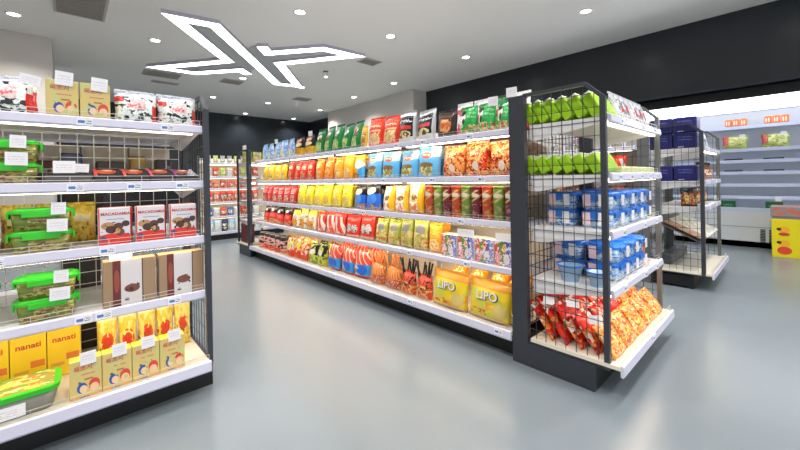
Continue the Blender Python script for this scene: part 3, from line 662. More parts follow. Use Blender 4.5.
for i, y in enumerate((2.0, 1.80, 1.6, 1.43)):
    spawn('lipot', bag(.17, .17, .08, MATS['oryel'], 'snack_packet', 4), (2.50, y, ZB+.19), -PI/2, 'orange packet piled behind the yellow LIPO bags%s' % ordl(i, 4), 'packet', 'orange packets behind the LIPO bags', tx=-.8)

# ------------------------------------------------------------------ left rack
FY = LYS-.51+.03          # front line of the products
tanp = printed('tan_carton_print', '#d8c178', [('rect', 0, 1, 0, .06, '#e89a38'), ('rect', .62, .82, .84, .95, '#6a92a8'), ('rect', .3, .78, .6, .63, '#d07a70'), ('ell', .38, .27, .16, .14, '#2a50a8'), ('ell', .42, .24, .12, .1, '#f0cfa8'), ('ell', .76, .3, .18, .16, '#d84a3c'), ('ell', .76, .23, .14, .11, '#f0c8a0'), ('rect', .45, .72, .46, .5, '#b06a48'), ('ell', .3, .42, .05, .03, '#486858'), ('noise', 5, .6, '#c8cc84', 0, 1, .1, 1), ('rect', .3, .6, .0, .045, '#3a62b0')], .4)
REDL = mat('red_letter', '#c03a30', .4); PINKT = mat('pink_letter', '#cf6a5e', .4)
def tanbox(top):
    return carton(.122, .19, .07, tanp, 'tan_carton', [('목초시', .027, -.01, .148, PINKT)], topm=mat('yellow_carton_top', '#f0d840', .5) if top else mat('tan_carton_top', '#d8c178', .5))
for i, x in enumerate((-.012, .115)):
    spawn('tanbox0', tanbox(False), (x, FY+.04, ZS[0]), 0, 'tan children\'s snack carton on the left rack top shelf, %s of two' % ['left', 'right'][i], 'carton', 'tan cartons on the left rack top shelf')
    spawn('tcard', pcard(.068, .07), (x+.005+.01*i, FY-.002, ZS[0]+.16-.01*i), 0, 'white price card standing on the %s tan carton of the top shelf' % ['left', 'right'][i], 'card', 'white cards on the top shelf cartons', ty=.06)
wrb = printed('white_black_bag', '#dfe6e2', [('noise', 6, .54, '#20242a', 0, .9, .05, .9), ('noise', 4.5, .53, '#eef2ee', 0, .9, .25, .85), ('noise', 11, .6, '#3a4a44', 0, .9, .1, .5), ('rect', .35, .72, .45, .8, '#f0b8bc'), ('rect', .25, .65, .5, .64, '#e87078'), ('noise', 16, .52, '#f2d8da', .25, .72, .45, .8), ('rect', .88, 1, 0, .6, '#d82c28'), ('rect', 0, .2, .72, .88, '#d83a34'), ('rect', 0, 1, .9, 1, '#c8ccd8')], .25, .5)
BAGX = [(-.215, 'at picture edge'), (.295, 'right of the tan cartons'), (.50, 'beside the side grid')]
for i, (x, l) in enumerate(BAGX):
    spawn('wrb', bag(.2, .185, .09, wrb, seed=3), (x, FY+.05, ZS[0]), 0, 'white and black packet with pink label, left rack top, '+l, 'packet', tx=-.08)
    spawn('wrb', bag(.2, .20, .09, wrb, seed=3), (x+.01, FY+.14, ZS[0]+.035), 0, 'white and black packet, rear one of the pair '+l+', left rack', 'packet', tx=-.25)
spawn('tcard', pcard(.068, .07), (-.13, FY+.0, ZS[0]+.14), 0, 'white price card between the leftmost bag and the tan cartons', 'card', ty=.18, sc=(1.1, 1, .7))

food = printed('tub_food', '#6e7a32', [('noise', 4, .5, '#a89a50', 0, 1, 0, 1), ('noise', 6, .55, '#7a4a34', 0, 1, .1, .6), ('rect', .3, .95, .7, .95, '#9aa03c'), ('noise', 9, .6, '#c8b878', 0, 1, .1, 1), ('rect', 0, .28, .4, .9, '#6a7a30')], .25)
LIDG = mat('bright_green_lid', '#35c428', .35)
def tubs(x, y, z, n, where, w_=.25, d_=.17, h_=.105, rz=.03):
    for k in range(n):
        spawn('gtub', tub(.228, .108, .16, food, LIDG, card=False), (x+.012+.004*k, y, z+.109*k), rz*(1-2*(k % 2)), 'green-lidded food tub %s, %s' % (where, ['lower one', 'upper one'][k] if n == 2 else 'single'), 'food tub', 'green-lidded tubs on the left rack')
tubs(-.225, FY+.10, ZS[1], 2, 'on left rack second shelf at picture edge')
tubs(-.11, FY+.10, ZS[2], 2, 'on left rack third shelf beside the red boxes')
tubs(-.40, FY+.10, ZS[2], 2, 'cut by picture edge on left rack third shelf')
tubs(-.095, FY+.10, ZS[3], 2, 'on left rack fourth shelf beside the brown boxes')
tubs(-.385, FY+.10, ZS[3], 2, 'cut by picture edge on left rack fourth shelf')
for i, (x, z, t) in enumerate(((-.17, ZS[1]+.175, 'on the second shelf'), (-.035, ZS[2]+.185, 'on the third shelf'), (-.03, ZS[3]+.18, 'on the fourth shelf'))):
    spawn('tubcard', pcard(.055, .06), (x, FY-.002, z), 0, 'white price card standing above the green-lidded tubs %s of left rack' % t, 'card', ty=.03)
    spawn('tubcard2', pcard(.075, .062), (x-.005, FY-.012, z-.083), 0, 'larger white card on the face of the tubs %s of left rack' % t, 'card', ty=.02)
# second shelf: grey tray, low picture boxes
b_gray = mat('grey_tray_print', '#55504e', .5)
def tray():
    e = empty('grey_tray_box'); b = MB(); b.poly([(-.09, 0), (.09, 0), (.09, .055), (-.085, .05)], -.088, .088); b.build('tray_body', b_gray, e)
    b = MB(); b.box(-.08, .08, -.08, .085, .055, .058); b.build('film', mat('dark_film', '#3d3836', .2), e); return tag(place(e, (.005, FY+.11, ZS[1])), 'low grey tray box beside the green tubs, white card on top', 'box')
tray()
e = pcard(.085, .062)(); place(e, (-.01, FY+.03, ZS[1]+.058)); tag(e, 'white card standing on the low grey tray box', 'card')
e = pcard(.07, .045)(); place(e, (.05, FY+.07, ZS[1]+.063), ty=.06); tag(e, 'cream card leaning behind the white one on the grey tray', 'card')
low = [printed('low_box_%d' % i, c0, [('ell', .45, .6, .38, .3, c1), ('ell', .5, .75, .2, .12, '#f2c8a8'), ('rect', 0, .12, 0, 1, c2), ('rect', .2, .9, .05, .25, '#151313')], .2) for i, (c0, c1, c2) in enumerate((('#2a1c1c', '#e0603c', '#e8504c'), ('#241a1a', '#d8583a', '#e8605c'), ('#281a20', '#c85038', '#e05888'), ('#201a38', '#b06050', '#9a3a8a')))]
def lowbox(m):
    def f():
        e = empty('low_carton'); b = MB(); W_, D_, Hh = .118, .17, .062
        U = [(0, 0), (1, 0), (1, 1), (0, 1)]
        b.box(-W_/2, W_/2, -D_/2, D_/2, 0, .04, front=False)
        b.build('box_base', mat('dark_box_base', '#2a2222', .4), e)
        b = MB(); b.face([(-W_/2, -D_/2, .04), (W_/2, -D_/2, .04), (W_/2, D_/2, .085), (-W_/2, D_/2, .085)], U)
        b.face([(-W_/2, D_/2, .04), (-W_/2, D_/2, .085), (W_/2, D_/2, .085), (W_/2, D_/2, .04)]); b.face([(-W_/2, -D_/2, .04), (-W_/2, D_/2, .085), (-W_/2, D_/2, .04)]); b.face([(W_/2, -D_/2, .04), (W_/2, D_/2, .04), (W_/2, D_/2, .085)])
        b.build('sloped_lid', m, e); return e
    return f
for i, m in enumerate(low):
    spawn('low%d' % i, lowbox(m), (.165+.1235*i, FY+.10, ZS[1]), 0, ['low dark carton with orange picture, next to the grey tray', 'low dark carton with orange picture, second from the grey tray', 'low dark carton with pink edge, third from the grey tray', 'low dark violet-edged carton nearest the side grid'][i]+' on the left rack', 'carton', 'low cartons on the second shelf')
# third shelf: nut chocolate cartons
mac = printed('nut_carton', '#dcd8de', [('rect', 0, 1, 0, .2, '#d8301e'), ('ell', .5, .1, .75, .22, '#dd3420'), ('rect', .0, .05, 0, 1, '#d83a24'), ('ell', .3, .52, .22, .1, '#c09060'), ('ell', .4, .42, .18, .1, '#4a2c20'), ('ell', .62, .5, .16, .09, '#5a3424'), ('ell', .85, .56, .13, .08, '#482c24'), ('ell', .68, .34, .13, .1, '#6a4430'), ('ell', .6, .38, .08, .07, '#c89860'), ('noise', 10, .62, '#2c1a14', .1, .95, .3, .62), ('rect', .25, .8, .68, .7, '#8890b8'), ('rect', .75, .95, .24, .3, '#c83028'), ('ell', .15, .2, .09, .06, '#5a4a7a')], .3)
for i, x in enumerate((.185, .347, .51)):
    spawn('mac', carton(.138, .205, .045, mac, 'nut_chocolate_carton', [('MACADAMIA', .0215, .005, .17, REDL)], topm=mat('red_carton_side', '#c8281c', .4), bev=.006), (x, FY+.03, ZS[2]), 0, 'red and white nut chocolate carton lettered MACADAMIA, %s of three' % ['leftmost', 'middle one', 'rightmost'][i], 'carton', 'nut chocolate cartons on the left rack')
    spawn('macb', carton(.13, .2, .12, mat('red_carton_side', '#c8281c', .4), 'red_carton', topm=mat('cream_carton_top', '#ead8c4', .5)), (x+.02, FY+.125, ZS[2]), 0, 'plain red carton behind the %s nut chocolate carton' % ['leftmost', 'middle', 'rightmost'][i], 'carton', 'red cartons behind the nut chocolates')
yb = printed('yellow_pouch_print', '#e8c23c', [('noise', 4, .52, '#f4e070', 0, 1, 0, 1), ('noise', 7, .56, '#b0762c', 0, 1, 0, .7), ('rect', .2, .8, .55, .75, '#f2e6c0')], .3, .3)
for i, x in enumerate((-.33, -.20, -.07, .06)):
    spawn('ypb', bag(.125, .23, .07, yb, seed=8), (x, FY+.34, ZS[2]), 0, 'yellow pouch behind the tubs, left rack third shelf%s' % ordl(i, 4), 'pouch', 'yellow pouches behind the tubs')
# fourth shelf: brown gift boxes
brown = printed('brown_gift_print', '#a08466', [('rect', .17, .32, 0, 1, '#6a2a24'), ('rect', .32, .72, 0, 1, '#d8d4d6'), ('rect', .72, .745, 0, 1, '#5a3428'), ('ell', .53, .36, .15, .09, '#7a4636'), ('noise', 9, .55, '#4a261c', .38, .68, .26, .46), ('ell', .43, .13, .05, .03, '#4a3028'), ('ell', .245, .55, .05, .25, '#9a4a38')], .35)
for i, x in enumerate((.25, .50)):
    spawn('brown', carton(.235, .25, .09, brown, 'gift_carton', topm=mat('gift_top', '#c8a878', .5)), (x, FY+.055, ZS[3]), 0, 'brown and white chocolate gift carton on the left rack, %s of two' % ['left', 'right'][i], 'carton', 'brown chocolate gift cartons')
spawn('brcard', pcard(.1, .03), (.21, FY+.02, ZS[3]+.251), 0, 'white card on top of the left brown gift carton', 'card')
# base shelf
BY = LYS-.62+.05
for i, x in enumerate((.075, .199, .323, .447)):
    spawn('tanbox1', tanbox(True), (x-.02, BY+.045, ZB), 0, 'yellow-topped tan carton on the left rack base shelf%s' % ordl(i, 4), 'carton', 'tan cartons on the left rack base shelf')
    spawn('tcard', pcard(.068, .07), (x-.01, BY+.003, ZB+.165), 0, 'white card clipped to the base shelf tan carton%s' % ordl(i, 4), 'card', 'white cards on the base shelf cartons', ty=-.03, sc=(.9, 1, .9))
nan = printed('nanati_print', '#e8c424', [('rect', .02, .5, .86, .92, '#c05a28'), ('rect', .55, .95, .28, .4, '#d87838'), ('rect', .1, .5, .2, .26, '#d89a40')], .35)
for i, x in enumerate((-.25, -.11, .03)):
    spawn('nan', carton(.137, .3, .1, nan, 'yellow_carton', [('nanati', .041, 0, .205, REDL, 0)]), (x-.055, LYS-.14, ZB+.001), 0, 'yellow carton with red lettering behind the lower tub%s' % ordl(i, 3), 'carton', 'yellow cartons deep on the base shelf')
e = carton(.06, .28, .1, mat('sky_blue_carton', '#3c9cdc', .4), 'blue_carton')(); place(e, (-.44, LYS-.15, ZB)); tag(e, 'sky blue carton at the left picture edge, left of the yellow cartons', 'carton')
yr = printed('yellow_red_pouch', '#ecc43c', [('ell', .5, .5, .32, .16, '#e0502c'), ('noise', 6, .52, '#f4e07c', 0, 1, 0, 1), ('ell', .5, .48, .22, .1, '#d8402a'), ('rect', 0, 1, .9, 1, '#f0dca0'), ('noise', 9, .6, '#b06020', 0, 1, 0, .5)], .3, .3)
for i in range(5):
    spawn('yrp', bag(.095, .31, .07, yr, seed=2), (.16+.096*i, LYS-.22, ZB), 0, 'yellow pouch with red spot deep on left rack base shelf%s' % ordl(i, 5), 'pouch', 'yellow pouches deep on the base shelf')
# open green tray low at the left
def ftray():
    e = empty('food_tray'); b = MB(); rbox(b, .30, .18, .34, .22, 0, .07, .04); b.build('container', mat('tray_clear_grey', '#8c8a80', .3), e, True)
    b = MB(); rbox(b, .35, .23, .36, .24, .07, .09, .05); b.build('rim', LIDG, e)
    m = printed('tray_food', '#d8cc60', [('noise', 4, .5, '#8aa040', 0, 1, 0, 1), ('noise', 5, .56, '#b8803c', 0, 1, 0, 1), ('noise', 8, .6, '#f2ecc0', 0, 1, 0, 1)], .3)
    b = MB(); b.box(-.155, .155, -.095, .095, .09, .094, topuv=True); b.build('picture_lid', m, e)
    b = MB(); b.box(-.12, .06, -.111, -.109, .01, .055, front=True); b.build('info_label', CARDP, e); return e
e = ftray(); place(e, (-.215, BY+.115, ZB+.001), sc=(1, 1, 1.25)); tag(e, 'open green-rimmed food tray low on the left rack at the picture edge', 'food tray')
# things on the back side of the left rack, seen through its wires
bk = [(-.12, 'dark_red_box', '#50241e', .16, .15), (.02, 'navy_package', '#3c4c70', .11, .2), (.22, 'brown_case', '#4a3c32', .16, .15), (.37, 'gold_pouch', '#b08a30', .09, .19), (.52, 'charcoal_case', '#3a3634', .1, .17)]
for x, nm, c, w_, h_ in bk:
    e = carton(w_, h_, .09, printed(nm+'_m', c, [('rect', .1, .9, .3, .7, '#8a847e'), ('noise', 5, .5, c, 0, 1, 0, 1)], .4), nm, flap=False, bev=.012)(); place(e, (x, LYS+.2, ZS[1]+.002), PI); tag(e, '%s behind the wire back of the left rack, second shelf' % nm.replace('_', ' '), 'box')
pb = mat('pale_back_carton', '#cdc4b4', .6)
for i, x in enumerate((-.32, -.06, .20, .46)):
    e = carton(.25, .26, .1, pb, 'pale_carton', flap=False)(); place(e, (x, LYS+.36, ZS[1]+.002), PI); tag(e, 'pale beige carton behind the wire back of left rack'+ordl(i, 4), 'carton', 'pale cartons behind the left rack')
for k, (x, z) in enumerate(((.08, ZS[2]), (.06, ZS[3]), (.06, ZB))):
    e = carton(.19, .28, .1, mat('dark_back_box', '#2e2a28', .5), 'dark_box', flap=False)(); place(e, (x, LYS+.2, z+.002), PI); tag(e, 'dark box behind the wire back of left rack, %s' % ['third shelf', 'fourth shelf', 'base shelf'][k], 'box')

# ------------------------------------------------------------------ end rack goods
lime = printed('lime_pack_print', '#a4d41c', [('noise', 5, .56, '#b8e038', 0, 1, 0, 1), ('rect', 0, 1, 0, .05, '#7aa812')], .35, .2); LIMES = mat('lime_side', '#9ccc18', .4)
def limepack():
    e = empty('lime_packet'); b = MB(); W_, Hh, D_ = .3, .165, .066
    b.box(-W_/2, W_/2, -D_/2, D_/2, 0, Hh, front=True, frontmi=1); b.build('pack_body', [LIMES, lime], e, bevel=.01)
    b = MB()
    for i in range(7): x = -W_/2+W_*(i+.5)/7; b.box(x-.014, x+.014, -D_/2+.004, D_/2-.004, Hh+.0005, Hh+.012)
    b.build('white_tabs', CARD, e); return e
for sh, z in ((0, ZS[0]), (1, ZS[1])):
    for i in range(6):
        spawn('lime%d' % sh, limepack, (EX0+.06+.16, .775+.079*i, z+.008), 0, 'lime green packet on end rack %s shelf, %s counted from the front' % (['top', 'second'][sh], ORD[i+1]), 'packet', 'lime green packets on the end rack', tx=-.5, sc=(1, 1, .86 if sh == 0 else .66))
pw = printed('white_red_pouch', '#d2d0d6', [('rect', .2, .9, .4, .7, '#d8402c'), ('noise', 6, .52, '#8c8e98', 0, 1, 0, 1), ('rect', .3, .7, .08, .25, '#c0b48a'), ('rect', 0, 1, .85, 1, '#c6c6cc')], .25, .3)
pg = printed('silver_pouch', '#c8cad0', [('rect', .2, .8, .35, .6, '#e6e6ea'), ('stripe', 8, .3, '#8a8c94', .6, 0, 1, .6, 1)], .25, .3)
for i in range(7):
    x = EX0+.44+.108*i
    for j in range(4):
        mm = pw if i in (1, 2, 4, 5, 6) else pg
        spawn('pw%s' % mm.name, bag(.1, .215, .05, mm, seed=6, seal=SILV), (x, .775+.10*j, ZS[0]), 0, '%s pouch, end rack top, %s column from lime packets, %s from front' % ('white and red' if mm is pw else 'silver', ORD[i+1], ORD[j+1]), 'pouch', 'pouches on the end rack top shelf', tx=-.2)
pale = printed('pale_green_flat', '#d8dc98', [('noise', 5, .52, '#e8e8d0', 0, 1, 0, 1), ('noise', 6, .6, '#a8c848', 0, 1, 0, 1)], .3)
fl = printed('white_flat', '#e8e4e0', [('noise', 5, .55, '#a84858', 0, 1, 0, 1), ('noise', 8, .6, '#4a3c58', 0, 1, 0, 1)], .3)
for i in range(4):
    for j in range(3):
        mm, nm = (pale, 'pale green') if j < 2 else (fl, 'white and plum')
        spawn('flat%s' % mm.name, carton(.18, .05 if j < 2 else .08, .13, mm, 'flat_pack', flap=False, topuv=True, bev=.008), (EX0+.47+.2*i, .80+.15*j, ZS[1]), 0, '%s flat pack on end rack second shelf, %s from left, %s from front' % (nm, ORD[i+1], ORD[j+1]), 'flat pack', 'flat packs on the end rack second shelf')
bt = printed('blue_tub_body', '#a8cce8', [('noise', 4, .52, '#e4f0f8', 0, 1, 0, 1), ('noise', 6, .58, '#3c84d8', 0, 1, 0, .7)], .2)
LIDB = mat('blue_lid', '#1c74d8', .3)
PINKL = printed('pink_label', '#f0d0d8', [('text', '#c04860', .1, .9, .1, .9, 6)], .5)
def bluetub(): return tub(.19, .11, .19, bt, LIDB)()
def bluetub2():
    e = tub(.19, .11, .19, bt, LIDB)()
    for y, m in ((-.04, CARDP), (.05, PINKL)):
        c = MB(); c.box(-.108, -.106, y-.022, y+.022, .02, .1); c.build('side_label', m, e)
    return e
for sh, z, x0, n in ((0, ZS[2], EX0+.28, 4), (1, ZS[3], EX0+.36, 3)):
    for k in range(2):
        for i in range(n):
            for j in range(2):
                f = bluetub2 if i == 0 else bluetub
                spawn('bt%d' % (i == 0), f, (x0+.213*i+.008*k, .832+.218*j, z+.1115*k), 0, 'blue-lidded tub, end rack %s shelf, %s layer, %s row, %s' % (['third', 'fourth'][sh], ['lower', 'upper'][k], ['front', 'back'][j], ['nearest the grid', 'second from grid', 'third from grid', 'fourth from grid'][i]), 'food tub', 'blue-lidded tubs on the end rack')
def bowl():
    e = empty('blue_bowl'); b = MB(); b.lathe([(0, .004), (.05, 0), (.075, .1), (.078, .1), (.07, .098), (.045, .01), (0, .008)], 22); b.build('bowl_body', bt, e, True)
    b = MB(); b.lathe([(.074, .094), (.084, .098), (.084, .108), (.074, .106)], 22); b.build('rim', LIDB, e, True); return e
e = bowl(); place(e, (EX0+.13, .97, ZS[3])); tag(e, 'round blue-rimmed bowl by the grid on the end rack fourth shelf', 'bowl')
e = bowl(); place(e, (EX0+.12, .80, ZS[3]), sc=(.85, .85, .85)); tag(e, 'smaller round blue-rimmed bowl in front of the other, end rack fourth shelf', 'bowl')
snr = printed('red_noodle_print', '#dc2c1c', [('noise', 3, .55, '#f2d8c8', 0, 1, .3, 1), ('noise', 6, .55, '#e88a38', 0, 1, 0, .6), ('noise', 9, .62, '#7a1a12', 0, 1, 0, 1)], .2, .5)
sno = printed('orange_snack_print', '#ee9a3c', [('noise', 5, .5, '#f4bc62', 0, 1, 0, 1), ('noise', 8, .56, '#dc5c28', 0, 1, 0, 1), ('noise', 12, .62, '#fbe6c0', 0, 1, 0, 1)], .2, .5)
for i in range(2): spawn('sidered', bag(.17, .2, .09, snr, seed=21), (EX0+1.02+.1*i, .81+.1*i, ZS[3]), 0, 'red snack bag at the right end of end rack fourth shelf, %s' % ['front one', 'back one'][i], 'bag', tx=-.2)
r = random.Random(4)
for j in range(5):
    for i in range(5):
        orange = j == 0 or (i > 2 and j == 1)
        x = EX0+.165+.225*i; y = .70+.09*j; z = ZB
        mm = sno if orange else snr; tx = -.62; s_ = [.74, .92, 1.08, 1.14, 1.0][j]
        spawn('pile%s%d' % (mm.name, (i+j) % 2), bag(.218, .27, .062, mm, seed=31), (x, y, z), r.uniform(-.02, .02), '%s snack bag, end rack base, %s row from front, %s from left' % ('orange' if orange else 'red', ORD[j+1], ORD[i+1]), 'bag', 'snack bags on the end rack base', tx=tx, ty=r.uniform(-.015, .015), sc=(1, 1, s_))
for i, (y, z) in enumerate(((1.06, .50), (.93, .44), (.80, .37), (1.08, .42))):
    spawn('pilecard', pcard(.07, .05), (EX0+.06, y, z), -PI/2+.3, 'white card tucked on the red bags behind the side grid, %s' % ['topmost', 'second', 'lowest and frontmost', 'rearmost'][i], 'card', tx=-.4, rest=False)

# ------------------------------------------------------------------ right rack goods
navy = printed('navy_box_print', '#23256e', [('text', '#6a70b8', .2, .8, .45, .8, 6), ('rect', .2, .45, .06, .12, '#c8c8d8')], .35)
def navybox(): return carton(.2, .17, .2, navy, 'navy_box', bev=.012)()
for k in range(2):
    for j in range(2):
        spawn('navy', lambda: carton(.21, .17, .22, navy, 'navy_box', bev=.012)(), (RX0+.16, .80+.22*(j)+0, ZR[0]+.172*k), -PI/2, 'navy box on the right rack top, %s of stack, %s' % (['bottom', 'upper'][k], ['right one', 'left one'][j]), 'box', 'navy boxes on the right rack')
for j in range(2):
    spawn('navy', navybox, (RX0+.16, .80+.22*j, ZR[1]), -PI/2, 'navy box on the right rack second shelf, %s' % ['right one', 'left one'][j], 'box', 'navy boxes on the right rack')
wbk = printed('white_black_sack', '#d8dade', [('noise', 3, .52, '#1c1d22', 0, 1, 0, 1), ('noise', 6, .6, '#8a90a8', 0, 1, 0, 1)], .3, .3)
for i in range(3):
    spawn('wbk', bag(.2, .3, .1, wbk, seed=15), (RX0+.60+.24*i, .77, ZR[0]), 0, 'white and black sack on the right rack top, %s from the navy boxes' % ORD[i+1], 'sack', 'sacks on the right rack top', tx=-.15)
bot = printed('sauce_bottle_print', '#8a5a3c', [('rect', 0, 1, .3, .65, '#e6dac8'), ('noise', 5, .55, '#c84a30', 0, 1, .3, .65)], .25)
def bottle(m, cap):
    def f():
        e = empty('bottle'); b = MB(); b.lathe([(0, 0), (.035, 0), (.037, .01), (.037, .12), (.014, .165), (.014, .19)], 14, uvz=(0, .19)); b.build('bottle_body', m, e, True)
        b = MB(); b.lathe([(.016, .185), (.016, .212), (0, .213)], 14); b.build('cap', cap, e, True); return e
    return f
for i in range(7):
    spawn('bot', bottle(bot, BLACK), (RX0+.36+.12*i, .73+.03*(i % 2), ZR[1]), 0, 'brown sauce bottle on right rack second shelf%s' % ordl(i, 7), 'bottle', 'bottles on the right rack')
jr = printed('dark_food_pouch', '#4a2c1c', [('ell', .5, .4, .34, .26, '#c8b070'), ('noise', 6, .52, '#b83c20', 0, 1, .1, .8), ('rect', 0, 1, .8, 1, '#1c1614'), ('noise', 9, .6, '#d8c850', 0, 1, .1, .7)], .3, .3)
for i in range(5):
    spawn('jrp', bag(.15, .2, .08, jr, seed=18), (RX0+.1+.21*i, .78, ZR[2]), -.3 if i else -1.1, 'dark pouch with food picture on right rack third shelf%s' % ordl(i, 5), 'pouch', 'dark pouches on the right rack', tx=-.1)
net = printed('white_net_sheet', '#f2f2ec', [('noise', 6, .55, '#c8c8be', 0, 1, 0, 1), ('noise', 12, .6, '#9a9c84', 0, 1, 0, 1)], .3, .3)
brn = printed('brown_sheet', '#7a5a3c', [('stripe', 6, .5, '#c8b89a', .1, 0, 1, 0, 1), ('noise', 5, .56, '#a03c28', 0, 1, 0, 1)], .4)
for i in range(4):
    mm = net if i else brn
    spawn('net%s' % mm.name, carton(.25, .02, .40, mm, 'flat_bag', flap=False, topuv=True, bev=.007), (RX0+.18+.275*i, .84, .612), 0, ['brown striped flat bag on the sloping wire shelf of the right rack', 'white flat bag on the sloping shelf beside the brown one', 'white flat bag in the middle right of the sloping shelf', 'white flat bag at the far end of the sloping shelf'][i], 'flat bag', tx=.47, rest=False)
e = carton(.9, .12, .12, mat('dark_slate_box', '#4e5258', .35), 'slate_box', flap=False, bev=.02)(); place(e, (RX0+.70, 1.03, ZB+.001)); tag(e, 'dark slate long box standing on the base of the right rack', 'box')

# back aisle rack goods (seen through the grids)
for k, z, mm, nm in ((0, ZS[0], MATS['white_red_pouch'], 'white and red'), (1, ZS[1], MATS['redwhite'], 'red and white'), (2, ZS[2], MATS['dark_food_pouch'], 'dark brown'), (3, ZS[3], MATS['greygreen'], 'grey green')):
    for i in range(10):
        spawn('ba%d' % k, bag(.19, .24, .09, mm, seed=40+k), (5.13, 1.5+.24*i, z), -PI/2, '%s packet on back aisle rack %s shelf, %s from the near end' % (nm, ['top', 'second', 'third', 'fourth'][k], ORD[i+1]), 'packet', 'packets on the back aisle rack', tx=-.1)

# ------------------------------------------------------------------ far rack and far end rack goods
fr = [(1.68, .17, ['#8a9088', '#b8c070', '#9aa0a0'], 'small grey green bag', .1), (1.38, .2, ['#e0e0e4', '#d8402c', '#b8d060'], 'white red or green bag', .12), (1.12, .17, ['#e04838', '#f07050', '#d83030'], 'red bag', .12), (.82, .24, ['#d83c34', '#e8645c', '#c02c2c'], 'dark red bag', .13), (.5, .2, ['#3c74c0', '#e8ecf0', '#d8442c'], 'blue or white pack', .14), (.17, .26, ['#a8cce8', '#d0e4f0', '#20305c'], 'pale blue bottle pack', .16)]
for k, (z, h_, cols, nm, w_) in enumerate(fr):
    for i in range(8):
        c = cols[i % 3 if k not in (3, 2) else i % 3]
        m = printed('far_%s' % c.strip('#'), c, [('rect', .1, .9, .3, .7, '#f0ece4'), ('noise', 4, .52, c, 0, 1, 0, 1), ('noise', 6, .6, '#e8d8a0', 0, 1, 0, .6)], .35)
        x = 2.15+.12+.145*i
        spawn('far%d%s' % (k, c), bag(min(w_, .135), h_, .07, m, seed=50+k), (x, 8.62 if k < 5 else 8.54, z), 0, 'small packet on far rack, %s shelf from top, %s from left' % (ORD[k+1], ORD[i+1]), 'packet', 'packets on the far rack', tx=-.08)
for i in range(3):
    spawn('far_g', bag(.16, .2, .07, MATS['greygreen'], seed=60), (EX0+.15+.18*i, 6.6, ZS[0]), PI, 'green packet on the far end rack top shelf%s' % ordl(i, 3), 'packet', 'green packets on the far end rack')
e = carton(.3, .32, .12, mat('dark_red_case', '#7a2a24', .5), 'dark_red_case')(); place(e, (EX0+.12, 6.55, ZB+.001), -PI/2); tag(e, 'dark red case standing on the base of the far end rack', 'box')
e = pcard(.16, .07)(); place(e, (EX0+.0, 6.3, 1.80), -PI/2); tag(e, 'white double card fixed above the far end rack grid', 'card')

# ------------------------------------------------------------------ refrigerated wall case
CX = 8.36
e = empty('refrigerated_case'); place(e, (CX, 1.0, 0), -PI/2); tag(e, 'long white refrigerated wall case with mostly empty lit shelves', 'refrigerator')
PALE = mat('pale_case_white', '#c6cad0', .4); PALEG = mat('case_inner_grey', '#c6cbd5', .5)
L2 = 2.6
b = MB(); b.box(-L2, L2, 0, .8, .1, .6); b.box(-L2, L2, .03, .8, 0, .1); b.build('base_body', PALE, e, bevel=.004)
b = MB(); b.box(-L2, L2, -.004, -.0, .34, .348); b.build('panel_joint', mat('joint_grey', '#7c8088', .5), e)
b = MB(); b.box(-L2, L2, .0, .06, .6, .66); b.build('front_bumper', mat('bumper_pale', '#b8c4d8', .4), e)
b = MB(); b.box(-L2, L2, .78, .82, .6, 2.5); b.build('back_panel', PALEG, e)
b = MB(); b.box(-L2, L2, .03, .1, .0, .1); b.build('kick_plate', BLACK, e)
for x in (.62, .72):
    b = MB()
    for k in range(9): b.box(x, x+.06, -.006, 0, .1+.025*k, .115+.025*k)
    b.build('vent_grille', mat('grille_dark', '#3c4046', .6), e)
b = MB(); b.box(-L2, L2, -.0, .75, 2.49, 2.66); b.build('canopy', BLACKP, e)
b = MB(); b.box(-L2+.02, L2-.02, -.01, .04, 2.28, 2.488); b.build('light_panel', mat('case_light', '#f4f8ff', .5, emit=CASE), e)
b = MB(); b.box(-L2, L2, .0, .05, 2.26, 2.2795); b.build('light_shelf', PALE, e)
for x in (-L2, L2-.04): b = MB(); b.box(x, x+.04, 0, .8, .66, 2.6); b.build('end_panel', PALE, e)
for z, d_ in ((2.06, .42), (1.66, .47), (1.46, .5), (1.26, .5), (1.05, .53), (.84, .53)):
    b = MB(); b.box(-L2+.04, L2-.04, .78-d_, .78, z-.02, z); s_ = b.build('case_shelf', PALE, e)
    b = MB(); b.box(-L2+.04, L2-.04, .775-d_, .78-d_, z-.045, z+.012); b.build('price_rail', mat('case_rail', '#cad3ee', .35), s_)
    b = MB(); b.box(-L2+.1, L2-.1, .80-d_, .83-d_, z-.032, z-.0205); b.build('light_tube', mat('case_fill_strip', '#eef4ff', .5, emit=4.5), s_)  # glowing strip added under each case shelf to brighten the lower interior
def fx(px_y): return px_y
om = printed('orange_pack_print', '#f0783c', [('ell', .25, .5, .12, .3, '#f8d8c0'), ('ell', .6, .5, .12, .3, '#f8d0b0'), ('rect', 0, 1, 0, .2, '#d85a20')], .3)
gm = printed('green_roll_print', '#a8b060', [('noise', 4, .52, '#c8cc88', 0, 1, 0, 1), ('rect', 0, .25, .3, 1, '#c04030'), ('noise', 7, .6, '#7a8a3c', 0, 1, 0, 1)], .3, .3)
gd = printed('dark_green_pack', '#1c5a34', [('text', '#7ab088', .2, .8, .3, .7, 4)], .35)
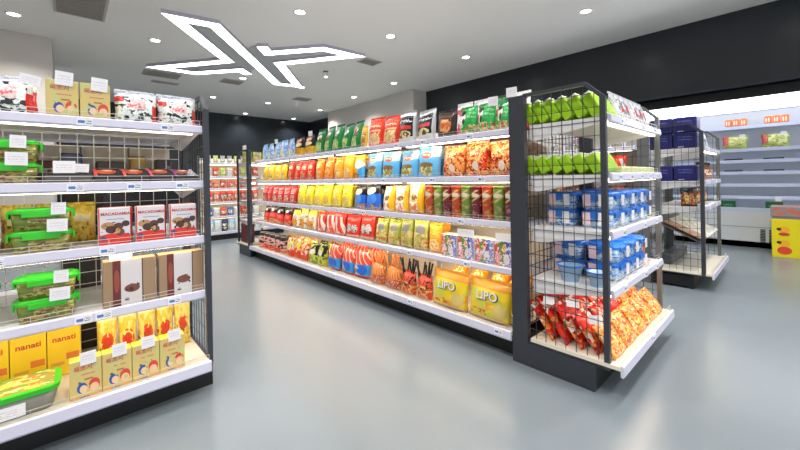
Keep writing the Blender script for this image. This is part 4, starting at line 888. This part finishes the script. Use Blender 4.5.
for g, (y0, gl) in enumerate(((.72, 'left group'), (.22, 'right group'))):
    for i in range(3):
        spawn('op', carton(.092, .14, .1, om, 'orange_pack', bev=.02, flap=False), (CX+.43, y0+.06-.1*i, 2.06), -PI/2, 'orange pack in the refrigerated case, %s%s' % (gl, ordl(i, 3)), 'pack', 'orange packs in the case')
    for i in range(1):
        spawn('gr', bag(.34, .25, .12, gm, seed=70), (CX+.40, y0-.02, 1.66), -PI/2, 'green yellow packet with red end in the refrigerated case, %s' % gl, 'packet', None, tx=-.3)
        spawn('grc', pcard(.07, .06), (CX+.36, y0-.12, 1.86), -PI/2, 'white card above the green packet in the refrigerated case, %s' % gl, 'card')
    for k, z in enumerate((1.46, 1.26)):
        spawn('dt', carton(.24, .035, .12, mat('dark_tray', '#2c3050', .4), 'dark_tray', flap=False), (CX+.36, y0-.0, z), -PI/2, 'low dark tray on the refrigerated case %s shelf, %s' % (['third', 'fourth'][k], gl), 'tray')
for i, (y, l) in enumerate(((.98, 'left one'), (.78, 'middle one'), (.22, 'right one'))):
    spawn('gp', carton(.2, .17, .12, gd, 'green_pack', flap=False, bev=.01), (CX+.14, y, .6), -PI/2, 'dark green pack behind the front bumper of the refrigerated case, %s' % l, 'pack')
for i, y in enumerate((.93, .17)):
    spawn('gpc', pcard(.07, .07), (CX+.13, y, .772), -PI/2, 'white card standing on the %s dark green pack in the case' % ['left', 'right'][i], 'card')

# yellow promotion box in front of the case
yd = printed('yellow_promo_print', '#e4d414', [('rect', 0, 1, .78, 1, '#8c8884'), ('noise', 5, .5, '#e0563c', 0, 1, .82, .96), ('ell', .22, .56, .1, .07, '#f0b02c'), ('ell', .13, .57, .045, .03, '#3a2c20'), ('ell', .22, .47, .1, .035, '#c8402c'), ('ell', .22, .28, .1, .07, '#f0b02c'), ('ell', .13, .3, .045, .03, '#3a2c20'), ('ell', .22, .14, .13, .08, '#e04830'), ('ell', .72, .5, .1, .07, '#e0a028'), ('ell', .65, .52, .045, .03, '#3a2c20'), ('ell', .72, .25, .1, .07, '#e0a028')], .4)
e = empty('promotion_box'); b = MB(); b.box(-.29, .29, -.0, .5, 0, .72, front=True); b.build('box_body', [yd], e, bevel=.004)
b = MB(); b.box(-.3, .3, -.012, .51, .6, .735, front=True, topuv=True); b.build('top_tray', printed('promo_top', '#8e8a86', [('noise', 5, .5, '#e05a3e', .05, .95, .15, .85)], .5), e)
place(e, (7.68, -.06, 0), -PI/2); tag(e, 'yellow promotion box with red and orange print at the right picture edge', 'display box')
